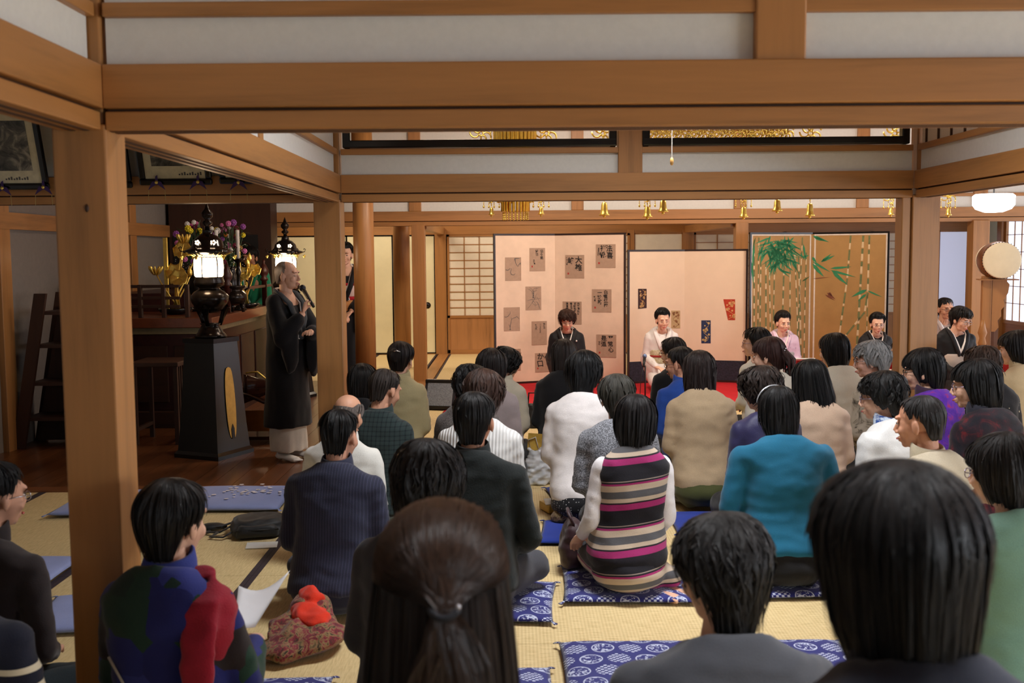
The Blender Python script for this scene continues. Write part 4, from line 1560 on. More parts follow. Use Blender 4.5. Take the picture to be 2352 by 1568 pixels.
def hand_template(vox, grip=False):
    m = MB()
    m.tube([(0, -.05, 0), (0, .0, 0)], [.024, .025], 10, .8)
    m.tube([(0, 0, 0), (0, .03, 0), (0, .085, -.002)], [.026, .036, .037], 12, .42)
    for i, (x, L) in enumerate(((-.027, .064), (-.009, .076), (.009, .072), (.026, .056))):
        c = (1.25 if grip else .5)
        y, z, a = .08, 0.0, (.35 if grip else .12)
        pts = [(x * .95, .07, 0)]
        for sgm in (.42, .32, .26):
            y += math.cos(a) * L * sgm
            z -= math.sin(a) * L * sgm
            pts.append((x * (1.0 + .05 * sgm), y, z))
            a += c
        m.tube(pts, [.0095, .0090, .0082, .0066], 8)
    m.tube([(.024, .02, 0), (.046, .048, -.012), (.05, .075, -.026 if not grip else -.045), (.044, .096, -.034 if not grip else -.06)], [.014, .012, .010, .0075], 8)
    return mesh_np(remesh(m, vox, 2))


HAND = hand_template(.0052)
HANDG = hand_template(.0045, True)


def foot_template():
    m = MB()
    m.tube([(0, .0, .06), (0, -.02, .03), (0, .0, .028)], [.038, .036, .032], 10)
    m.tube([(0, -.03, .028), (0, .06, .03), (0, .13, .022), (0, .17, .018)], [.033, .036, .04, .036], 12, .62)
    for i, x in enumerate((-.03, -.014, 0, .013, .026)):
        m.tube([(x, .16, .016), (x * 1.05, .20 - i * .007, .013)], [.012 if i == 0 else .0085, .010 if i == 0 else .007], 8)
    return mesh_np(remesh(m, .0065, 2))


FOOT = foot_template()


# ---- hair
def sstep(a, b, x):
    t = min(1, max(0, (x - a) / (b - a)))
    return t * t * (3 - 2 * t)


def hair_mesh(seed, zf=.055, zs=-.02, zb=-.09, vol=.014, taper=.8, nrib=160, wave=0.0, curl=0.0, jag=.012, flare=0.0, ribw=.0055, part=0.0, hang=0.0, topv=0.0, asym=0.0, clump=.008, inward=.35, tstart=0.0, layer=.3):
    """shell over the skull plus ribbons of hair. z limits: front, side, back."""
    rnd = random.Random(seed)
    C = Vector((0, -.012, .032))
    R = (.073 + vol, .092 + vol, .082 + vol * .8 + topv)

    def zend(ph):
        a = abs(ph)
        z = zf + (zs - zf) * sstep(.85, 1.25, a)
        z = z + (zb - zs) * sstep(1.75, 2.35, a)
        return z + asym * math.sin(ph)

    def P(ph, t, off=0.0, dz=0.0):
        """t 0..1 from crown to end"""
        ze = zend(ph) - dz
        sx, cy = math.sin(ph), math.cos(ph)
        req = 1.0 / math.sqrt((sx / R[0]) ** 2 + (cy / R[1]) ** 2)
        # arc length of the upper part and drop
        if ze >= C.z:
            amax = math.acos(max(-1, min(1, (ze - C.z) / R[2])))
            a = amax * t
            z = C.z + R[2] * math.cos(a)
            r = req * math.sin(a)
        else:
            up = 1.45 * (R[2] + req) * .5
            dn = C.z - ze
            tt = t * (up + dn)
            if tt <= up:
                a = math.pi / 2 * tt / up
                z = C.z + R[2] * math.cos(a)
                r = req * math.sin(a)
            else:
                q = tt - up
                z = C.z - q
                back = max(0.0, -cy)
                # hugging the nape for tapered styles
                k = sstep(0, .17, q)
                rt = .054 + .018 * back
                r = req * (1 - taper * k) + rt * taper * k
                r += flare * q - .25 * max(0, flare) * sstep(.7, 1, q / max(dn, .01)) * q
                r -= inward * .06 * (1 - taper) * sstep(.55, 1, q / max(dn, .01))
                if hang and q > .1:
                    r *= 1 - hang * sstep(.1, .35, q) * (1 - back * .55)
        if taper > .7:
            r -= vol * .75 * sstep(.55, 1, t)
        k8 = sstep(0, .3, t)
        q1 = Vector((sx * 2.6 + seed, cy * 2.6, t * 1.3 + seed * .7))
        r += k8 * clump * (mnoise.noise(q1) * 1.0 + mnoise.noise(Vector((sx * 9 + seed, cy * 9, t * 1.5))) * .55)
        if curl:
            p0 = Vector((sx * req, cy * req, z))
            r += curl * k8 * (mnoise.noise(p0 * 38 + Vector((seed, 0, 0))) + .6 * mnoise.noise(p0 * 75))
        r += off
        y = cy * r
        x = sx * r
        if ze < C.z:
            lean = 0
        return Vector((C.x + x + part * 0, C.y + y - .02 * (1 - min(1, r / max(req, 1e-4))), z))

    nphi, nt_ = 56, 20
    vs, fs, uv = [], [], []
    for j in range(nphi):
        ph = -math.pi + 2 * math.pi * j / nphi
        jg = (rnd.random() - .3) * jag
        for i in range(nt_):
            t = tstart + (1 - tstart) * i / (nt_ - 1)
            vs.append(P(ph, t, -.002, jg * sstep(.6, 1, t)))
            uv.append((j / nphi * 2 + seed * .13, t))
        # inner rim
        e = vs[-1]
        vs.append(Vector((e.x * .72, C.y + (e.y - C.y) * .72, e.z + .012)))
        uv.append((j / nphi * 2, 1))
    n = nt_ + 1
    for j in range(nphi):
        j2 = (j + 1) % nphi
        for i in range(n - 1):
            fs.append((j * n + i, j * n + i + 1, j2 * n + i + 1, j2 * n + i))
    for k in range(nrib):
        ph = rnd.uniform(-math.pi, math.pi)
        t0 = tstart + (rnd.choice((0.02, .1, .25, .4)) * rnd.random() + .015) * (1 - tstart)
        t1 = 1.0
        fly = 0.0
        if rnd.random() < layer:
            t1 = rnd.uniform(max(.45, tstart + .2), .95)
            fly = rnd.uniform(.002, .010) * (1 if nt_ else 1)
        dz = rnd.uniform(-.025, jag * 1.3)
        off = rnd.uniform(.0003, .0055) + (curl * .5 * rnd.random() if curl else 0)
        tw = rnd.uniform(-.45, .45) * ribw
        dr = rnd.uniform(-.16, .16) + part
        w0 = ribw * rnd.uniform(.5, 1.2)
        b = len(vs)
        ns = 8
        wv = wave * rnd.uniform(.5, 1.3)
        wp = rnd.uniform(0, 6)
        uu = rnd.random() * 3
        for i in range(ns + 1):
            q = i / ns
            t = t0 + (t1 - t0) * q
            pa = ph + dr * q + wv * math.sin(wp + q * 9) * q
            lift = fly * q * q + off * math.sin(min(1, q * 3) * math.pi / 2) + (.004 * wv * 8 * math.sin(wp * 2 + q * 11) if wv else 0)
            c = P(pa, t, lift, dz * sstep(.6, 1, q))
            rr = max(.012, math.hypot(c.x - C.x, c.y - C.y))
            tp = sstep(0, .15, q) * (1 - .85 * sstep(.55, 1, q)) + .05
            dp = w0 * tp / rr
            for sg in (-1, 1):
                p = P(pa + sg * dp, t, lift + sg * tw * tp, dz * sstep(.6, 1, q))
                vs.append(p)
                uv.append((uu + sg * .03, t))
        for i in range(ns):
            fs.append((b + 2 * i, b + 2 * i + 1, b + 2 * i + 3, b + 2 * i + 2))
    return vs, fs, uv


def hair_extra_ell(h, c, r, seed, rot=None):
    m = MB().ell(c, r, 18, 12, rot)
    vs, fs, uv = h
    n = len(vs)
    for p in m.v:
        p = Vector(p)
        q = p + (p - Vector(c)).normalized() * mnoise.noise(p * 40 + Vector((seed, 1, 2))) * .005
        vs.append(q)
        uv.append((math.atan2(p.z - c[2], p.x - c[0]) * 1.2, p.y * 5))
    fs.extend([tuple(i + n for i in f) for f in m.f])


def hair_tail(h, path, rad, seed, n=26):
    """pony tail of ribbons around a path"""
    vs, fs, uv = h
    m = MB().tube(path, rad, 12)
    b = len(vs)
    for i, p in enumerate(m.v):
        vs.append(Vector(p))
        uv.append((i % 12 / 12 * 1.5, i // 12 / len(path)))
    fs.extend([tuple(i + b for i in f) for f in m.f])
    rnd = random.Random(seed)
    pv = [Vector(p) for p in path]
    for k in range(n):
        a = rnd.uniform(0, 6.28)
        b = len(vs)
        for i, p in enumerate(pv):
            d = Vector((math.cos(a), math.sin(a), 0)) * (rad[i] * 1.04 + .001)
            tn = Vector((-math.sin(a), math.cos(a), 0)) * .006 * (1 - .7 * i / len(pv))
            ex = Vector((0, 0, -.02 * rnd.random())) if i == len(pv) - 1 else Vector()
            vs.append(p + d + tn + ex)
            vs.append(p + d - tn + ex)
            uv.extend([(k * .37, i / len(pv)), (k * .37 + .05, i / len(pv))])
        for i in range(len(pv) - 1):
            fs.append((b + 2 * i, b + 2 * i + 1, b + 2 * i + 3, b + 2 * i + 2))


def hair_object(h, mat, M4, s, parent, name='hair'):
    vs, fs, uv = h
    A = np.array(M4)
    w = (np.array([tuple(v) for v in vs]) * s) @ A[:3, :3].T + A[:3, 3]
    me = bpy.data.meshes.new(name)
    me.from_pydata(w.tolist(), [], fs)
    l = me.uv_layers.new(name='UVMap')
    idx = np.empty(len(me.loops), dtype=np.int32)
    me.loops.foreach_get('vertex_index', idx)
    l.data.foreach_set('uv', np.array(uv, dtype=np.float32)[idx].ravel())
    me.materials.append(mat)
    smooth(me)
    return link(name, me, parent)


# ---- torso and limbs
def ring(c, hw, hd, n=24, e=2.5, ang=0.0, up=None):
    out = []
    for j in range(n):
        a = 2 * math.pi * j / n
        ca, sa = math.cos(a), math.sin(a)
        x = math.copysign(abs(ca) ** (2 / e), ca) * hw
        y = math.copysign(abs(sa) ** (2 / e), sa) * hd
        out.append(Vector((c[0] + x, c[1] + y * math.cos(ang), c[2] - y * math.sin(ang))))
    return out


def limb(m, pts, rad, n=12):
    m.tube(pts, rad, n)
    for p, r in zip(pts, rad):
        m.ell(p, (r, r, r), 10, 8)


class Pose:
    """joint positions of a seated figure, facing +Y, root on the floor below the hips"""

    def __init__(s, kind='seiza', sw=.185, lean=.12, slouch=.02, fat=1.0, lift=0.0, arms='lap', side=0.0):
        sw = sw + .010
        s.kind, s.sw, s.fat, s.lift = kind, sw, fat, lift
        s.hz = (.20 if kind != 'cross' else .13) + lift
        L = .985 - .20 if kind != 'cross' else .985 - .13
        k = L / .785
        s.k = k
        s.lean = lean

        def sp(h, y=0.0):
            return Vector((side * max(0, h) * k, y + math.sin(lean) * h * k, s.hz + math.cos(lean) * h * k))
        s.sp = sp
        s.neck = sp(.545, slouch)
        s.headc = sp(.656, slouch + .02)
        s.torso = [(-.07, .165, .150, -.02), (0, .178 * fat, .150 * fat, -.015), (.08, .172 * fat, .130 * fat, 0), (.19, .154 * fat, .106 * fat, 0), (.30, .160 * (.5 + .5 * fat), .110 * fat, -.005), (.39, .166 * (.6 + .4 * fat), .108, -.012), (.445, sw - .018, .094, -.012), (.485, sw - .052, .084, -.008), (.515, .105, .074, -.002), (.540, .072, .061, slouch * .5), (.565, .056, .054, slouch)]
        s.sh = [sp(.438) + Vector((sg * (sw - .044), -.006, 0)) for sg in (-1, 1)]
        if arms == 'lap':
            s.el = [sp(.19) + Vector((sg * (sw - .004), .01, 0)) for sg in (-1, 1)]
            s.wr = [Vector((sg * .10, .27, s.hz + .10)) for sg in (-1, 1)]
        elif arms == 'hold':
            s.el = [sp(.20) + Vector((sg * (sw + .015), .05, 0)) for sg in (-1, 1)]
            s.wr = [Vector((sg * .11, .32, s.hz + .22)) for sg in (-1, 1)]
        elif arms == 'wide':
            s.el = [sp(.19) + Vector((sg * (sw + .022), .0, 0)) for sg in (-1, 1)]
            s.wr = [Vector((sg * .17, .28, s.hz + .08)) for sg in (-1, 1)]
        elif arms == 'sides':
            s.el = [sp(.18) + Vector((sg * (sw - .005), -.02, 0)) for sg in (-1, 1)]
            s.wr = [Vector((sg * (sw + .0), .14, s.hz + .07)) for sg in (-1, 1)]
        if lift > .05:
            s.legs = [[Vector((sg * .09, 0, s.hz)), Vector((sg * .10, .06, .06)), Vector((sg * .08, -.36, .05))] for sg in (-1, 1)]
        elif kind == 'seiza':
            s.legs = [[Vector((sg * .09, .02, s.hz - .02)), Vector((sg * .12, .38, .13)), Vector((sg * .085, -.08, .085))] for sg in (-1, 1)]
        elif kind == 'cross':
            s.legs = [[Vector((sg * .10, .02, s.hz)), Vector((sg * .26, .27, .14)), Vector((-sg * .10, .30, .09))] for sg in (-1, 1)]
        elif kind == 'side':
            s.legs = [[Vector((sg * .09, .02, s.hz - .04)), Vector((sg * .10 - .01, .34, .12)), Vector((sg * .05 + .16, -.06, .085))] for sg in (-1, 1)]

    def torso_rings(s, infl=0.0, h0=-.07, h1=.60, tilt=0.0):
        out = []
        T = s.torso
        h0 = max(h0, T[0][0])
        hs = sorted(set([h0] + [t[0] for t in T if h0 < t[0] < h1] + [min(h1, T[-1][0])]))
        for h in hs:
            for a, b in zip(T[:-1], T[1:]):
                if a[0] <= h <= b[0]:
                    q = (h - a[0]) / (b[0] - a[0])
                    hw, hd, y = [a[i] + (b[i] - a[i]) * q for i in (1, 2, 3)]
                    break
            out.append(ring(s.sp(h, y), hw + infl, hd + infl, ang=s.lean + tilt * sstep(.40, .53, h)))
        return out


def face_parts(body, M4, s, sk, eyes='open', lips=(176, 70, 66), brow=(30, 22, 20), glasses=None, young=False):
    ey = plain('eye_dark', (24, 18, 16), .2)
    wh = plain('eye_white', (236, 230, 224), .3)

    def put(name, mb, mat):
        A = np.array(M4)
        w = (np.array(mb.v) * s) @ A[:3, :3].T + A[:3, 3]
        mb.v = [tuple(p) for p in w.tolist()]
        return mb.obj(name, mat, body, True)
    for sg in (-1, 1):
        if eyes == 'open':
            put('eye', MB().ell((sg * .0305, .0795, .000), (.0135, .0065, .0045), 12, 8), wh)
            put('iris', MB().ell((sg * .0305, .0835, .000), (.0052, .0035, .0046), 10, 6), ey)
            put('eyelid', MB().tube([(sg * .0165, .0835, .000), (sg * .024, .0868, .0045), (sg * .034, .0858, .005), (sg * .045, .0775, .000)], [.0012, .0018, .002, .0012], 6), ey)
        else:
            put('eyelid', MB().tube([(sg * .0165, .084, -.002), (sg * .026, .0872, -.004), (sg * .036, .0850, -.004), (sg * .046, .0765, -.001)], [.0012, .0022, .0022, .0012], 6), ey)
        put('eyebrow', MB().tube([(sg * .014, .090, .0185), (sg * .028, .0905, .0245), (sg * .046, .0795, .021)], [.0022, .0032, .0015], 6, .7), plain('brow_%d' % brow[0], brow, .7))
    put('lips', MB().tube([(-.0205, .0885, -.0675), (-.009, .0965, -.0655), (0, .0978, -.067), (.009, .0965, -.0655), (.0205, .0885, -.0675)], [.001, .0042, .005, .0042, .001], 8), plain('lips_%d_%d' % (lips[0], lips[1]), lips, .4))
    if glasses:
        gm = plain('glasses_%d' % glasses[0], glasses, .25, .8)
        g = MB()
        for sg in (-1, 1):
            g.tube([(sg * .032 + math.cos(a) * .022, .099 - abs(math.cos(a) * .022 + sg * .032) * .12, -.003 + math.sin(a) * .016) for a in [2 * math.pi * i / 14 for i in range(15)]], .0017, 5)
            g.tube([(sg * .054, .092, .002), (sg * .076, .05, .004), (sg * .078, -.004, .0)], .0017, 5)
        g.tube([(-.010, .0985, .002), (0, .101, .004), (.010, .0985, .002)], .0016, 5)
        put('glasses', g, gm)


HIDX = [0]


def person(label, px, yt, d, turn=0, hturn=0, hpitch=6, hroll=0, s=None, lift=None, pose='seiza', sw=.185, fat=1.0, lean=7, arms='lap', top=None, lower=None, hair=None, haircol=(14, 12, 12), tone=(222, 176, 150), collar=None, face=False, eyes='open', glasses=None, hem=-.02, topname='jacket', lowname='skirt', vox=None, infl=.012, wr=.008, bun=None, tail=None, lips=(170, 84, 78), feet='hide', hs=1.03, name='person', group='audience seated on the tatami', zfloor=0.0, slouch=.02, sleeves=None, cz=.012, neckh=.532, ntilt=.3, side=0.0):
    HIDX[0] += 1
    seed = HIDX[0]
    tgt = pix(px, yt, d)
    Zt = tgt.z - zfloor
    if lift is not None:
        s = s or 1.0
        lf = Zt / s - .985
    else:
        lf = 0.0
        s = s or Zt / .985
    P = Pose(pose, sw, math.radians(lean), slouch, fat, lf, arms, side)
    # head matrix (unscaled local)
    Rh = Matrix.Rotation(math.radians(hturn), 4, 'Z') @ Matrix.Rotation(-math.radians(hpitch), 4, 'X') @ Matrix.Rotation(math.radians(hroll), 4, 'Y')
    piv = P.headc + Vector((0, -.02, -.06))
    Hm = Matrix.Translation(piv) @ Rh @ Matrix.Translation((0, .02, .06))
    crown = Hm @ Vector((0, -.012, ((.114 + .8 * hair.get('vol', .014) + hair.get('topv', 0)) if hair else .114) * hs))
    if lift is None:
        s *= .985 / crown.z
    dzc = Zt / s - crown.z if lift is None and False else 0
    Rb = Matrix.Rotation(math.radians(turn), 3, 'Z')
    off = Rb @ Vector((crown.x, crown.y, 0)) * s
    root = thing(name, label, 'person', (tgt.x - off.x, tgt.y - off.y, zfloor), math.radians(turn), group)
    S4 = Matrix.Scale(s, 4)
    sk = skin(tone)
    # ---- body
    b = MB()
    hd = HEAD_F if (face or d < 3.2) else HEAD_C
    add_np(b, hd[0], hd[1], S4 @ Hm, hs)
    b2 = MB()
    b2.loft(P.torso_rings(-.032, -.05))
    for i in (0, 1):
        b2.tube([P.sh[i], P.el[i], P.wr[i]], [.042, .036, .024], 8)
        b2.tube(P.legs[i], [.07, .05, .034], 8)
    b2.tube([P.sp(.50, slouch * .5), P.neck, piv + Vector((0, 0, .0))], [.055, .047, .047], 12)
    b.v.extend([tuple(Vector(p) * s) for p in b2.v])
    n0 = len(b.v) - len(b2.v)
    b.f.extend([tuple(i + n0 for i in f) for f in b2.f])
    b.m.extend([0] * len(b2.f))
    for i, sg in ((0, -1), (1, 1)):
        fw = (P.wr[i] - P.el[i]).normalized()
        q = Vector((-sg * .5, .8, -.15)).normalized() if arms in ('lap', 'hold', 'wide') else fw
        rt = q.to_track_quat('Y', 'Z').to_matrix().to_4x4()
        if sg > 0:
            rt = rt @ Matrix.Scale(-1, 4, (1, 0, 0))
        add_np(b, HAND[0], HAND[1], S4 @ Matrix.Translation(P.wr[i]) @ rt)
        if feet == 'hide':
            continue
        an = P.legs[i][2]
        fd = Vector((-sg * .25, -1, -.1)) if pose in ('seiza', 'side') or lf > .05 else Vector((-sg, .3, -.1))
        if pose == 'side':
            fd = Vector((.55, -.8, -.1))
        rt = fd.normalized().to_track_quat('Y', 'Z').to_matrix().to_4x4()
        if pose != 'cross':
            rt = rt @ Matrix.Rotation(math.pi, 4, 'Y')
        add_np(b, FOOT[0], FOOT[1], S4 @ Matrix.Translation(Vector((an.x, an.y, max(.055, an.z - .03)))) @ rt)
    body = b.obj('body', sk, root, True)
    # ---- clothes
    vx = vox or (.012 if d < 3 else .0145 if d < 6 else .018)
    g = MB()
    g.loft(P.torso_rings(infl, hem, neckh, ntilt))
    ga = MB() if sleeves is not None else g
    for i in (0, 1):
        limb(ga, [P.sh[i], P.el[i]], [.052 + infl * .6, .046 + infl * .5])
        limb(ga, [P.el[i], P.el[i] + (P.wr[i] - P.el[i]) * .93], [.046 + infl * .5, .034 + infl * .4])
        ga.ell(P.sh[i] + Vector((0, 0, -.003)), (.050 + infl * .6, .062, .050), 12, 8)
    if sleeves is not None:
        ga.v = [tuple(Vector(p) * s) for p in ga.v]
        me = remesh(ga, vx, 5)
        wrinkle(me, .006, 9, seed + 20)
        me.materials.append(sleeves)
        link('sleeves', smooth(me), root)
    g.v = [tuple(Vector(p) * s) for p in g.v]
    me = remesh(g, vx, 5)
    if wr:
        wrinkle(me, wr, 7.5, seed)
    me.materials.append(top)
    link(topname, smooth(me), root)
    if collar is not None:
        nb = P.sp(.525, slouch * .4)
        c = MB()
        rings = []
        for hh, rr in ((-.02, .082), (.015, .077), (.046, .068), (.050, .062), (.018, .060)):
            rings.append(ring(nb + Vector((0, hh * .25, hh)), rr + infl * .4, rr * .92 + infl * .3, 20, 2.1, -.25))
        c.loft(rings, cap=False)
        c.v = [tuple(Vector(p) * s) for p in c.v]
        c.obj('collar', collar, root, True)
    if lower is not None:
        l = MB()
        l.loft(P.torso_rings(infl * .5, -.07, .10))
        if lf > .05:
            l.loft([ring((0, .0, P.hz + .05), .17, .13), ring((0, .02, P.hz - .1), .20, .15), ring((0, .03, .02), .24, .18)])
        elif pose == 'cross':
            l.ell((0, -.01, .10), (.20, .17, .10), 16, 10)
            for i in (0, 1):
                limb(l, P.legs[i], [.10, .075, .055])
        else:
            l.ell((0, -.05, .13), (.19, .17, .10), 18, 10)
            for i in (0, 1):
                limb(l, P.legs[i][:2], [.105, .085])
                limb(l, [P.legs[i][1], P.legs[i][2]], [.075, .06])
            l.ell((0, .16, .13), (.19, .26, .085), 18, 10)
        l.v = [tuple((max(-9, p[0] * s), p[1] * s, max(cz, p[2] * s))) for p in l.v]
        me = remesh(l, max(vx, .0145), 5)
        wrinkle(me, .008, 6, seed + 50)
        me.materials.append(lower)
        link(lowname, smooth(me), root)
    # ---- hair
    if hair is not None:
        kw = dict(hair)
        kw.setdefault('nrib', 1500 if d < 2 else 560 if d < 4 else 180 if d < 8.5 else 90)
        if d < 4:
            kw.setdefault('ribw', .0032 if d < 2 else .0045)
            kw.setdefault('clump', .0055)
        h = hair_mesh(seed, **kw)
        if bun:
            hair_extra_ell(h, bun[0], bun[1], seed)
        if tail:
            hair_tail(h, tail[0], tail[1], seed, 60 if d < 3 else 26)
        hair_object(h, hairmat(haircol), S4 @ Hm, hs, root)
    if face:
        face_parts(body, S4 @ Hm, hs, sk, eyes, lips, glasses=glasses)
    elif glasses:
        face_parts(body, S4 @ Hm, hs, sk, eyes, lips, glasses=glasses)
    root['hm'] = 0
    del root['hm']
    return root, P, s, S4 @ Hm


# hair styles
SHORT_M = dict(zf=.062, zs=.014, zb=-.078, vol=.012, taper=.95, jag=.016, layer=.6)
SHORT_F = dict(zf=.04, zs=-.035, zb=-.105, vol=.020, taper=.78, jag=.03, layer=.7, wave=.06)
FLUFFY = dict(zf=.04, zs=-.04, zb=-.10, vol=.026, taper=.66, jag=.03, wave=.14, layer=.75, clump=.012)
BOB = dict(zf=.03, zs=-.11, zb=-.145, vol=.022, taper=.18, jag=.012)
BOBL = dict(zf=.03, zs=-.15, zb=-.20, vol=.022, taper=.10, jag=.02)
LONG = dict(zf=.03, zs=-.22, zb=-.34, vol=.020, taper=.10, jag=.05, hang=.18, wave=.05)
CURLY = dict(zf=.04, zs=-.06, zb=-.11, vol=.022, taper=.6, curl=.014, jag=.02, wave=.22, ribw=.006)
UPDO = dict(zf=.078, zs=.012, zb=-.07, vol=.020, taper=.9, jag=.006, topv=.018)
NAVY_SUIT = cloth('navy_pinstripe', (40, 42, 62), 'pin', rgb2=(62, 64, 88), pitch=.013, w=.16)
CHAR = cloth('charcoal_wool', (52, 54, 60))
BLACKC = cloth('black_cloth', (20, 20, 23))
BLACKG = cloth('black_green_cord', (17, 24, 24), weave=120)
TROUS = cloth('dark_trousers', (38, 40, 44))
BLKT = cloth('black_trousers', (22, 22, 25))
STRIPE_DRESS = cloth('striped_knit', (60, 60, 62), 'stripes', period=.205, tilt=-.09, bands=[(0, (24, 20, 30)), (.10, (158, 40, 104)), (.235, (26, 22, 30)), (.27, (196, 178, 158)), (.36, (88, 88, 92)), (.52, (196, 178, 158)), (.66, (158, 40, 104)), (.70, (26, 22, 30)), (.735, (150, 136, 124)), (.755, (22, 20, 28))])
AUD = {}

# ---- nearest
r = person('woman nearest the viewer at right, seen from behind with glossy black shoulder-length hair', 2062, 1064, 1.46, turn=4, hturn=4, s=1.02, lift=1, sw=.20, top=cloth('navy_knit', (24, 27, 40)), lower=BLKT, hair=dict(zf=.03, zs=-.16, zb=-.20, vol=.032, taper=.12, jag=.02, flare=-.12, nrib=1300, layer=.35), haircol=(20, 18, 19), collar=cloth('navy_collar', (22, 25, 38)), topname='cardigan', hpitch=4)
r = person('woman nearest the viewer in the middle, brown hair half tied back with a dark band', 1012, 1146, 1.50, turn=-3, hturn=3, s=1.0, lift=1, sw=.185, top=cloth('grey_knit', (70, 74, 78)), lower=BLKT, hair=dict(zf=.04, zs=-.24, zb=-.36, vol=.014, taper=.04, jag=.05, flare=.12, nrib=900, hang=.0, layer=0.0, clump=.003), haircol=(38, 26, 20), topname='sweater', hpitch=2)
HALFUP = r
r = person('short-haired person in a charcoal sweater kneeling behind the two blue roundel cushions', 1650, 1172, 2.34, turn=6, hturn=12, side=.10, sw=.222, top=cloth('charcoal_knit', (52, 53, 58), bmp=.15), lower=TROUS, hair=dict(zf=.04, zs=-.01, zb=-.125, vol=.022, taper=.86, jag=.035, layer=.85, wave=.10, clump=.010, nrib=1000, asym=.02), haircol=(24, 22, 22), collar=None, topname='sweater', hpitch=10)
# ---- left side
r = person('man in dark brown suit with glasses at the left edge beyond the near post', -12, 1056, 3.5, turn=-12, hturn=-22, sw=.228, pose='cross', top=cloth('dark_brown_suit', (44, 36, 36)), lower=cloth('dark_teal_trousers', (32, 42, 46)), hair=SHORT_M, haircol=(22, 22, 24), glasses=(180, 180, 185), collar=cloth('dark_brown_lapel', (40, 33, 33)), topname='suit_jacket', lowname='trousers', tone=(200, 150, 124))
r = person('person in navy knit with cream hem stripes, cut off by the left edge', -112, 1150, 2.75, turn=-10, side=-.14, sw=.22, top=cloth('navy_cream_stripe', (24, 28, 46), 'stripes', period=2.0, bands=[(0, (24, 28, 46)), (.226, (222, 214, 188)), (.238, (24, 28, 46)), (.252, (222, 214, 188)), (.263, (24, 28, 46)), (.279, (222, 214, 188)), (.288, (24, 28, 46))]), lower=BLKT, hair=SHORT_F, topname='sweater')
r = person('woman in blue and green patchwork tunic with a red shawl over one shoulder', 398, 1095, 3.02, turn=-10, hturn=-14, side=-.08, sw=.182, top=cloth('patchwork_tunic', (40, 40, 110), 'patch', scale=8.5, stops=[(0, (34, 42, 120)), (.22, (30, 62, 44)), (.4, (28, 34, 104)), (.58, (44, 34, 30)), (.74, (48, 58, 140)), (.88, (26, 52, 40))]), lower=BLKT, hair=dict(zf=.04, zs=-.02, zb=-.12, vol=.020, taper=.86, jag=.02, layer=.6), haircol=(18, 15, 15), collar=cloth('blue_collar', (52, 64, 140)), topname='tunic', arms='hold')
SHAWL = r
r = person('man in navy pinstripe suit sitting cross-legged in front of the near left cushions', 782, 938, 4.78, turn=-8, hturn=-12, pose='cross', sw=.225, fat=1.16, hs=1.08, top=NAVY_SUIT, lower=cloth('navy_trousers', (34, 36, 54)), hair=SHORT_M, haircol=(16, 15, 16), collar=cloth('navy_suit_collar', (44, 46, 66)), topname='suit_jacket', lowname='trousers', tone=(205, 150, 124), hpitch=8)
r = person('bald man in white shirt between the pinstripe suit and the green checked jacket', 803, 905, 5.55, turn=-10, hturn=-12, pose='cross', sw=.21, fat=1.1, top=cloth('white_shirt', (226, 224, 216)), lower=cloth('olive_trousers', (62, 72, 60)), hair=dict(zf=.0, zs=-.02, zb=-.07, vol=.004, taper=.95, jag=.004, tstart=.52), haircol=(120, 110, 104), collar=cloth('white_shirt_collar', (220, 218, 210)), topname='shirt', lowname='trousers', tone=(214, 160, 130), hpitch=14)
BALD = r
r = person('man in dark green checked jacket with head bowed to the right', 893, 848, 6.2, turn=-14, hturn=-26, hpitch=18, pose='cross', sw=.195, top=cloth('green_check', (46, 60, 60), 'check', rgb2=(24, 32, 36), pitch=.026), lower=TROUS, hair=SHORT_M, haircol=(58, 50, 46), collar=cloth('green_collar', (44, 58, 58)), topname='jacket', lowname='trousers', tone=(206, 152, 124))
r = person('woman in light khaki jacket, dark hair pinned up with a clip', 922, 783, 7.5, turn=-8, hturn=-8, sw=.18, top=cloth('khaki_jacket', (178, 166, 126)), lower=cloth('grey_brown_skirt', (92, 86, 78)), hair=dict(zf=.05, zs=-.02, zb=-.085, vol=.014, taper=.9, jag=.006), haircol=(26, 18, 16), bun=((0, -.105, .02), (.042, .034, .05)), collar=cloth('khaki_collar', (176, 164, 124)), topname='jacket', hpitch=10)
CLIPW = r
r = person('dark-haired woman in black half hidden beside the middle post', 833, 833, 6.9, turn=-18, sw=.17, top=BLACKC, lower=BLKT, hair=BOB, haircol=(20, 16, 15), topname='blouse')
r = person('dark-haired woman in charcoal directly behind the brown-haired woman in the middle', 982, 1004, 3.30, turn=-10, hturn=-8, sw=.185, top=cloth('charcoal_cardigan', (50, 52, 58)), lower=TROUS, hair=dict(zf=.035, zs=-.07, zb=-.13, vol=.028, taper=.5, jag=.03, wave=.10, layer=.7, clump=.012), haircol=(18, 14, 14), topname='cardigan')
r = person('man in black jacket sitting cross-legged in the middle aisle', 1088, 897, 4.75, turn=-6, hturn=-4, pose='cross', sw=.23, fat=1.15, hs=1.12, top=BLACKG, lower=cloth('charcoal_slacks', (70, 70, 76)), hair=dict(zf=.05, zs=.012, zb=-.085, vol=.011, taper=.95, jag=.008), haircol=(18, 17, 18), collar=BLACKG, topname='jacket', lowname='trousers', tone=(196, 140, 112), arms='wide', hpitch=4)
MANBLACK = r
r = person('woman in white ribbed sweater with brown wavy hair, behind the man in black', 1118, 846, 5.45, turn=-8, hturn=-10, sw=.19, fat=1.1, top=cloth('white_rib_sweater', (228, 228, 226), 'rib', pitch=.017), lower=TROUS, hair=dict(zf=.04, zs=-.05, zb=-.12, vol=.024, taper=.6, jag=.03, wave=.12, layer=.7), haircol=(62, 42, 34), topname='sweater', hpitch=12, hroll=4)
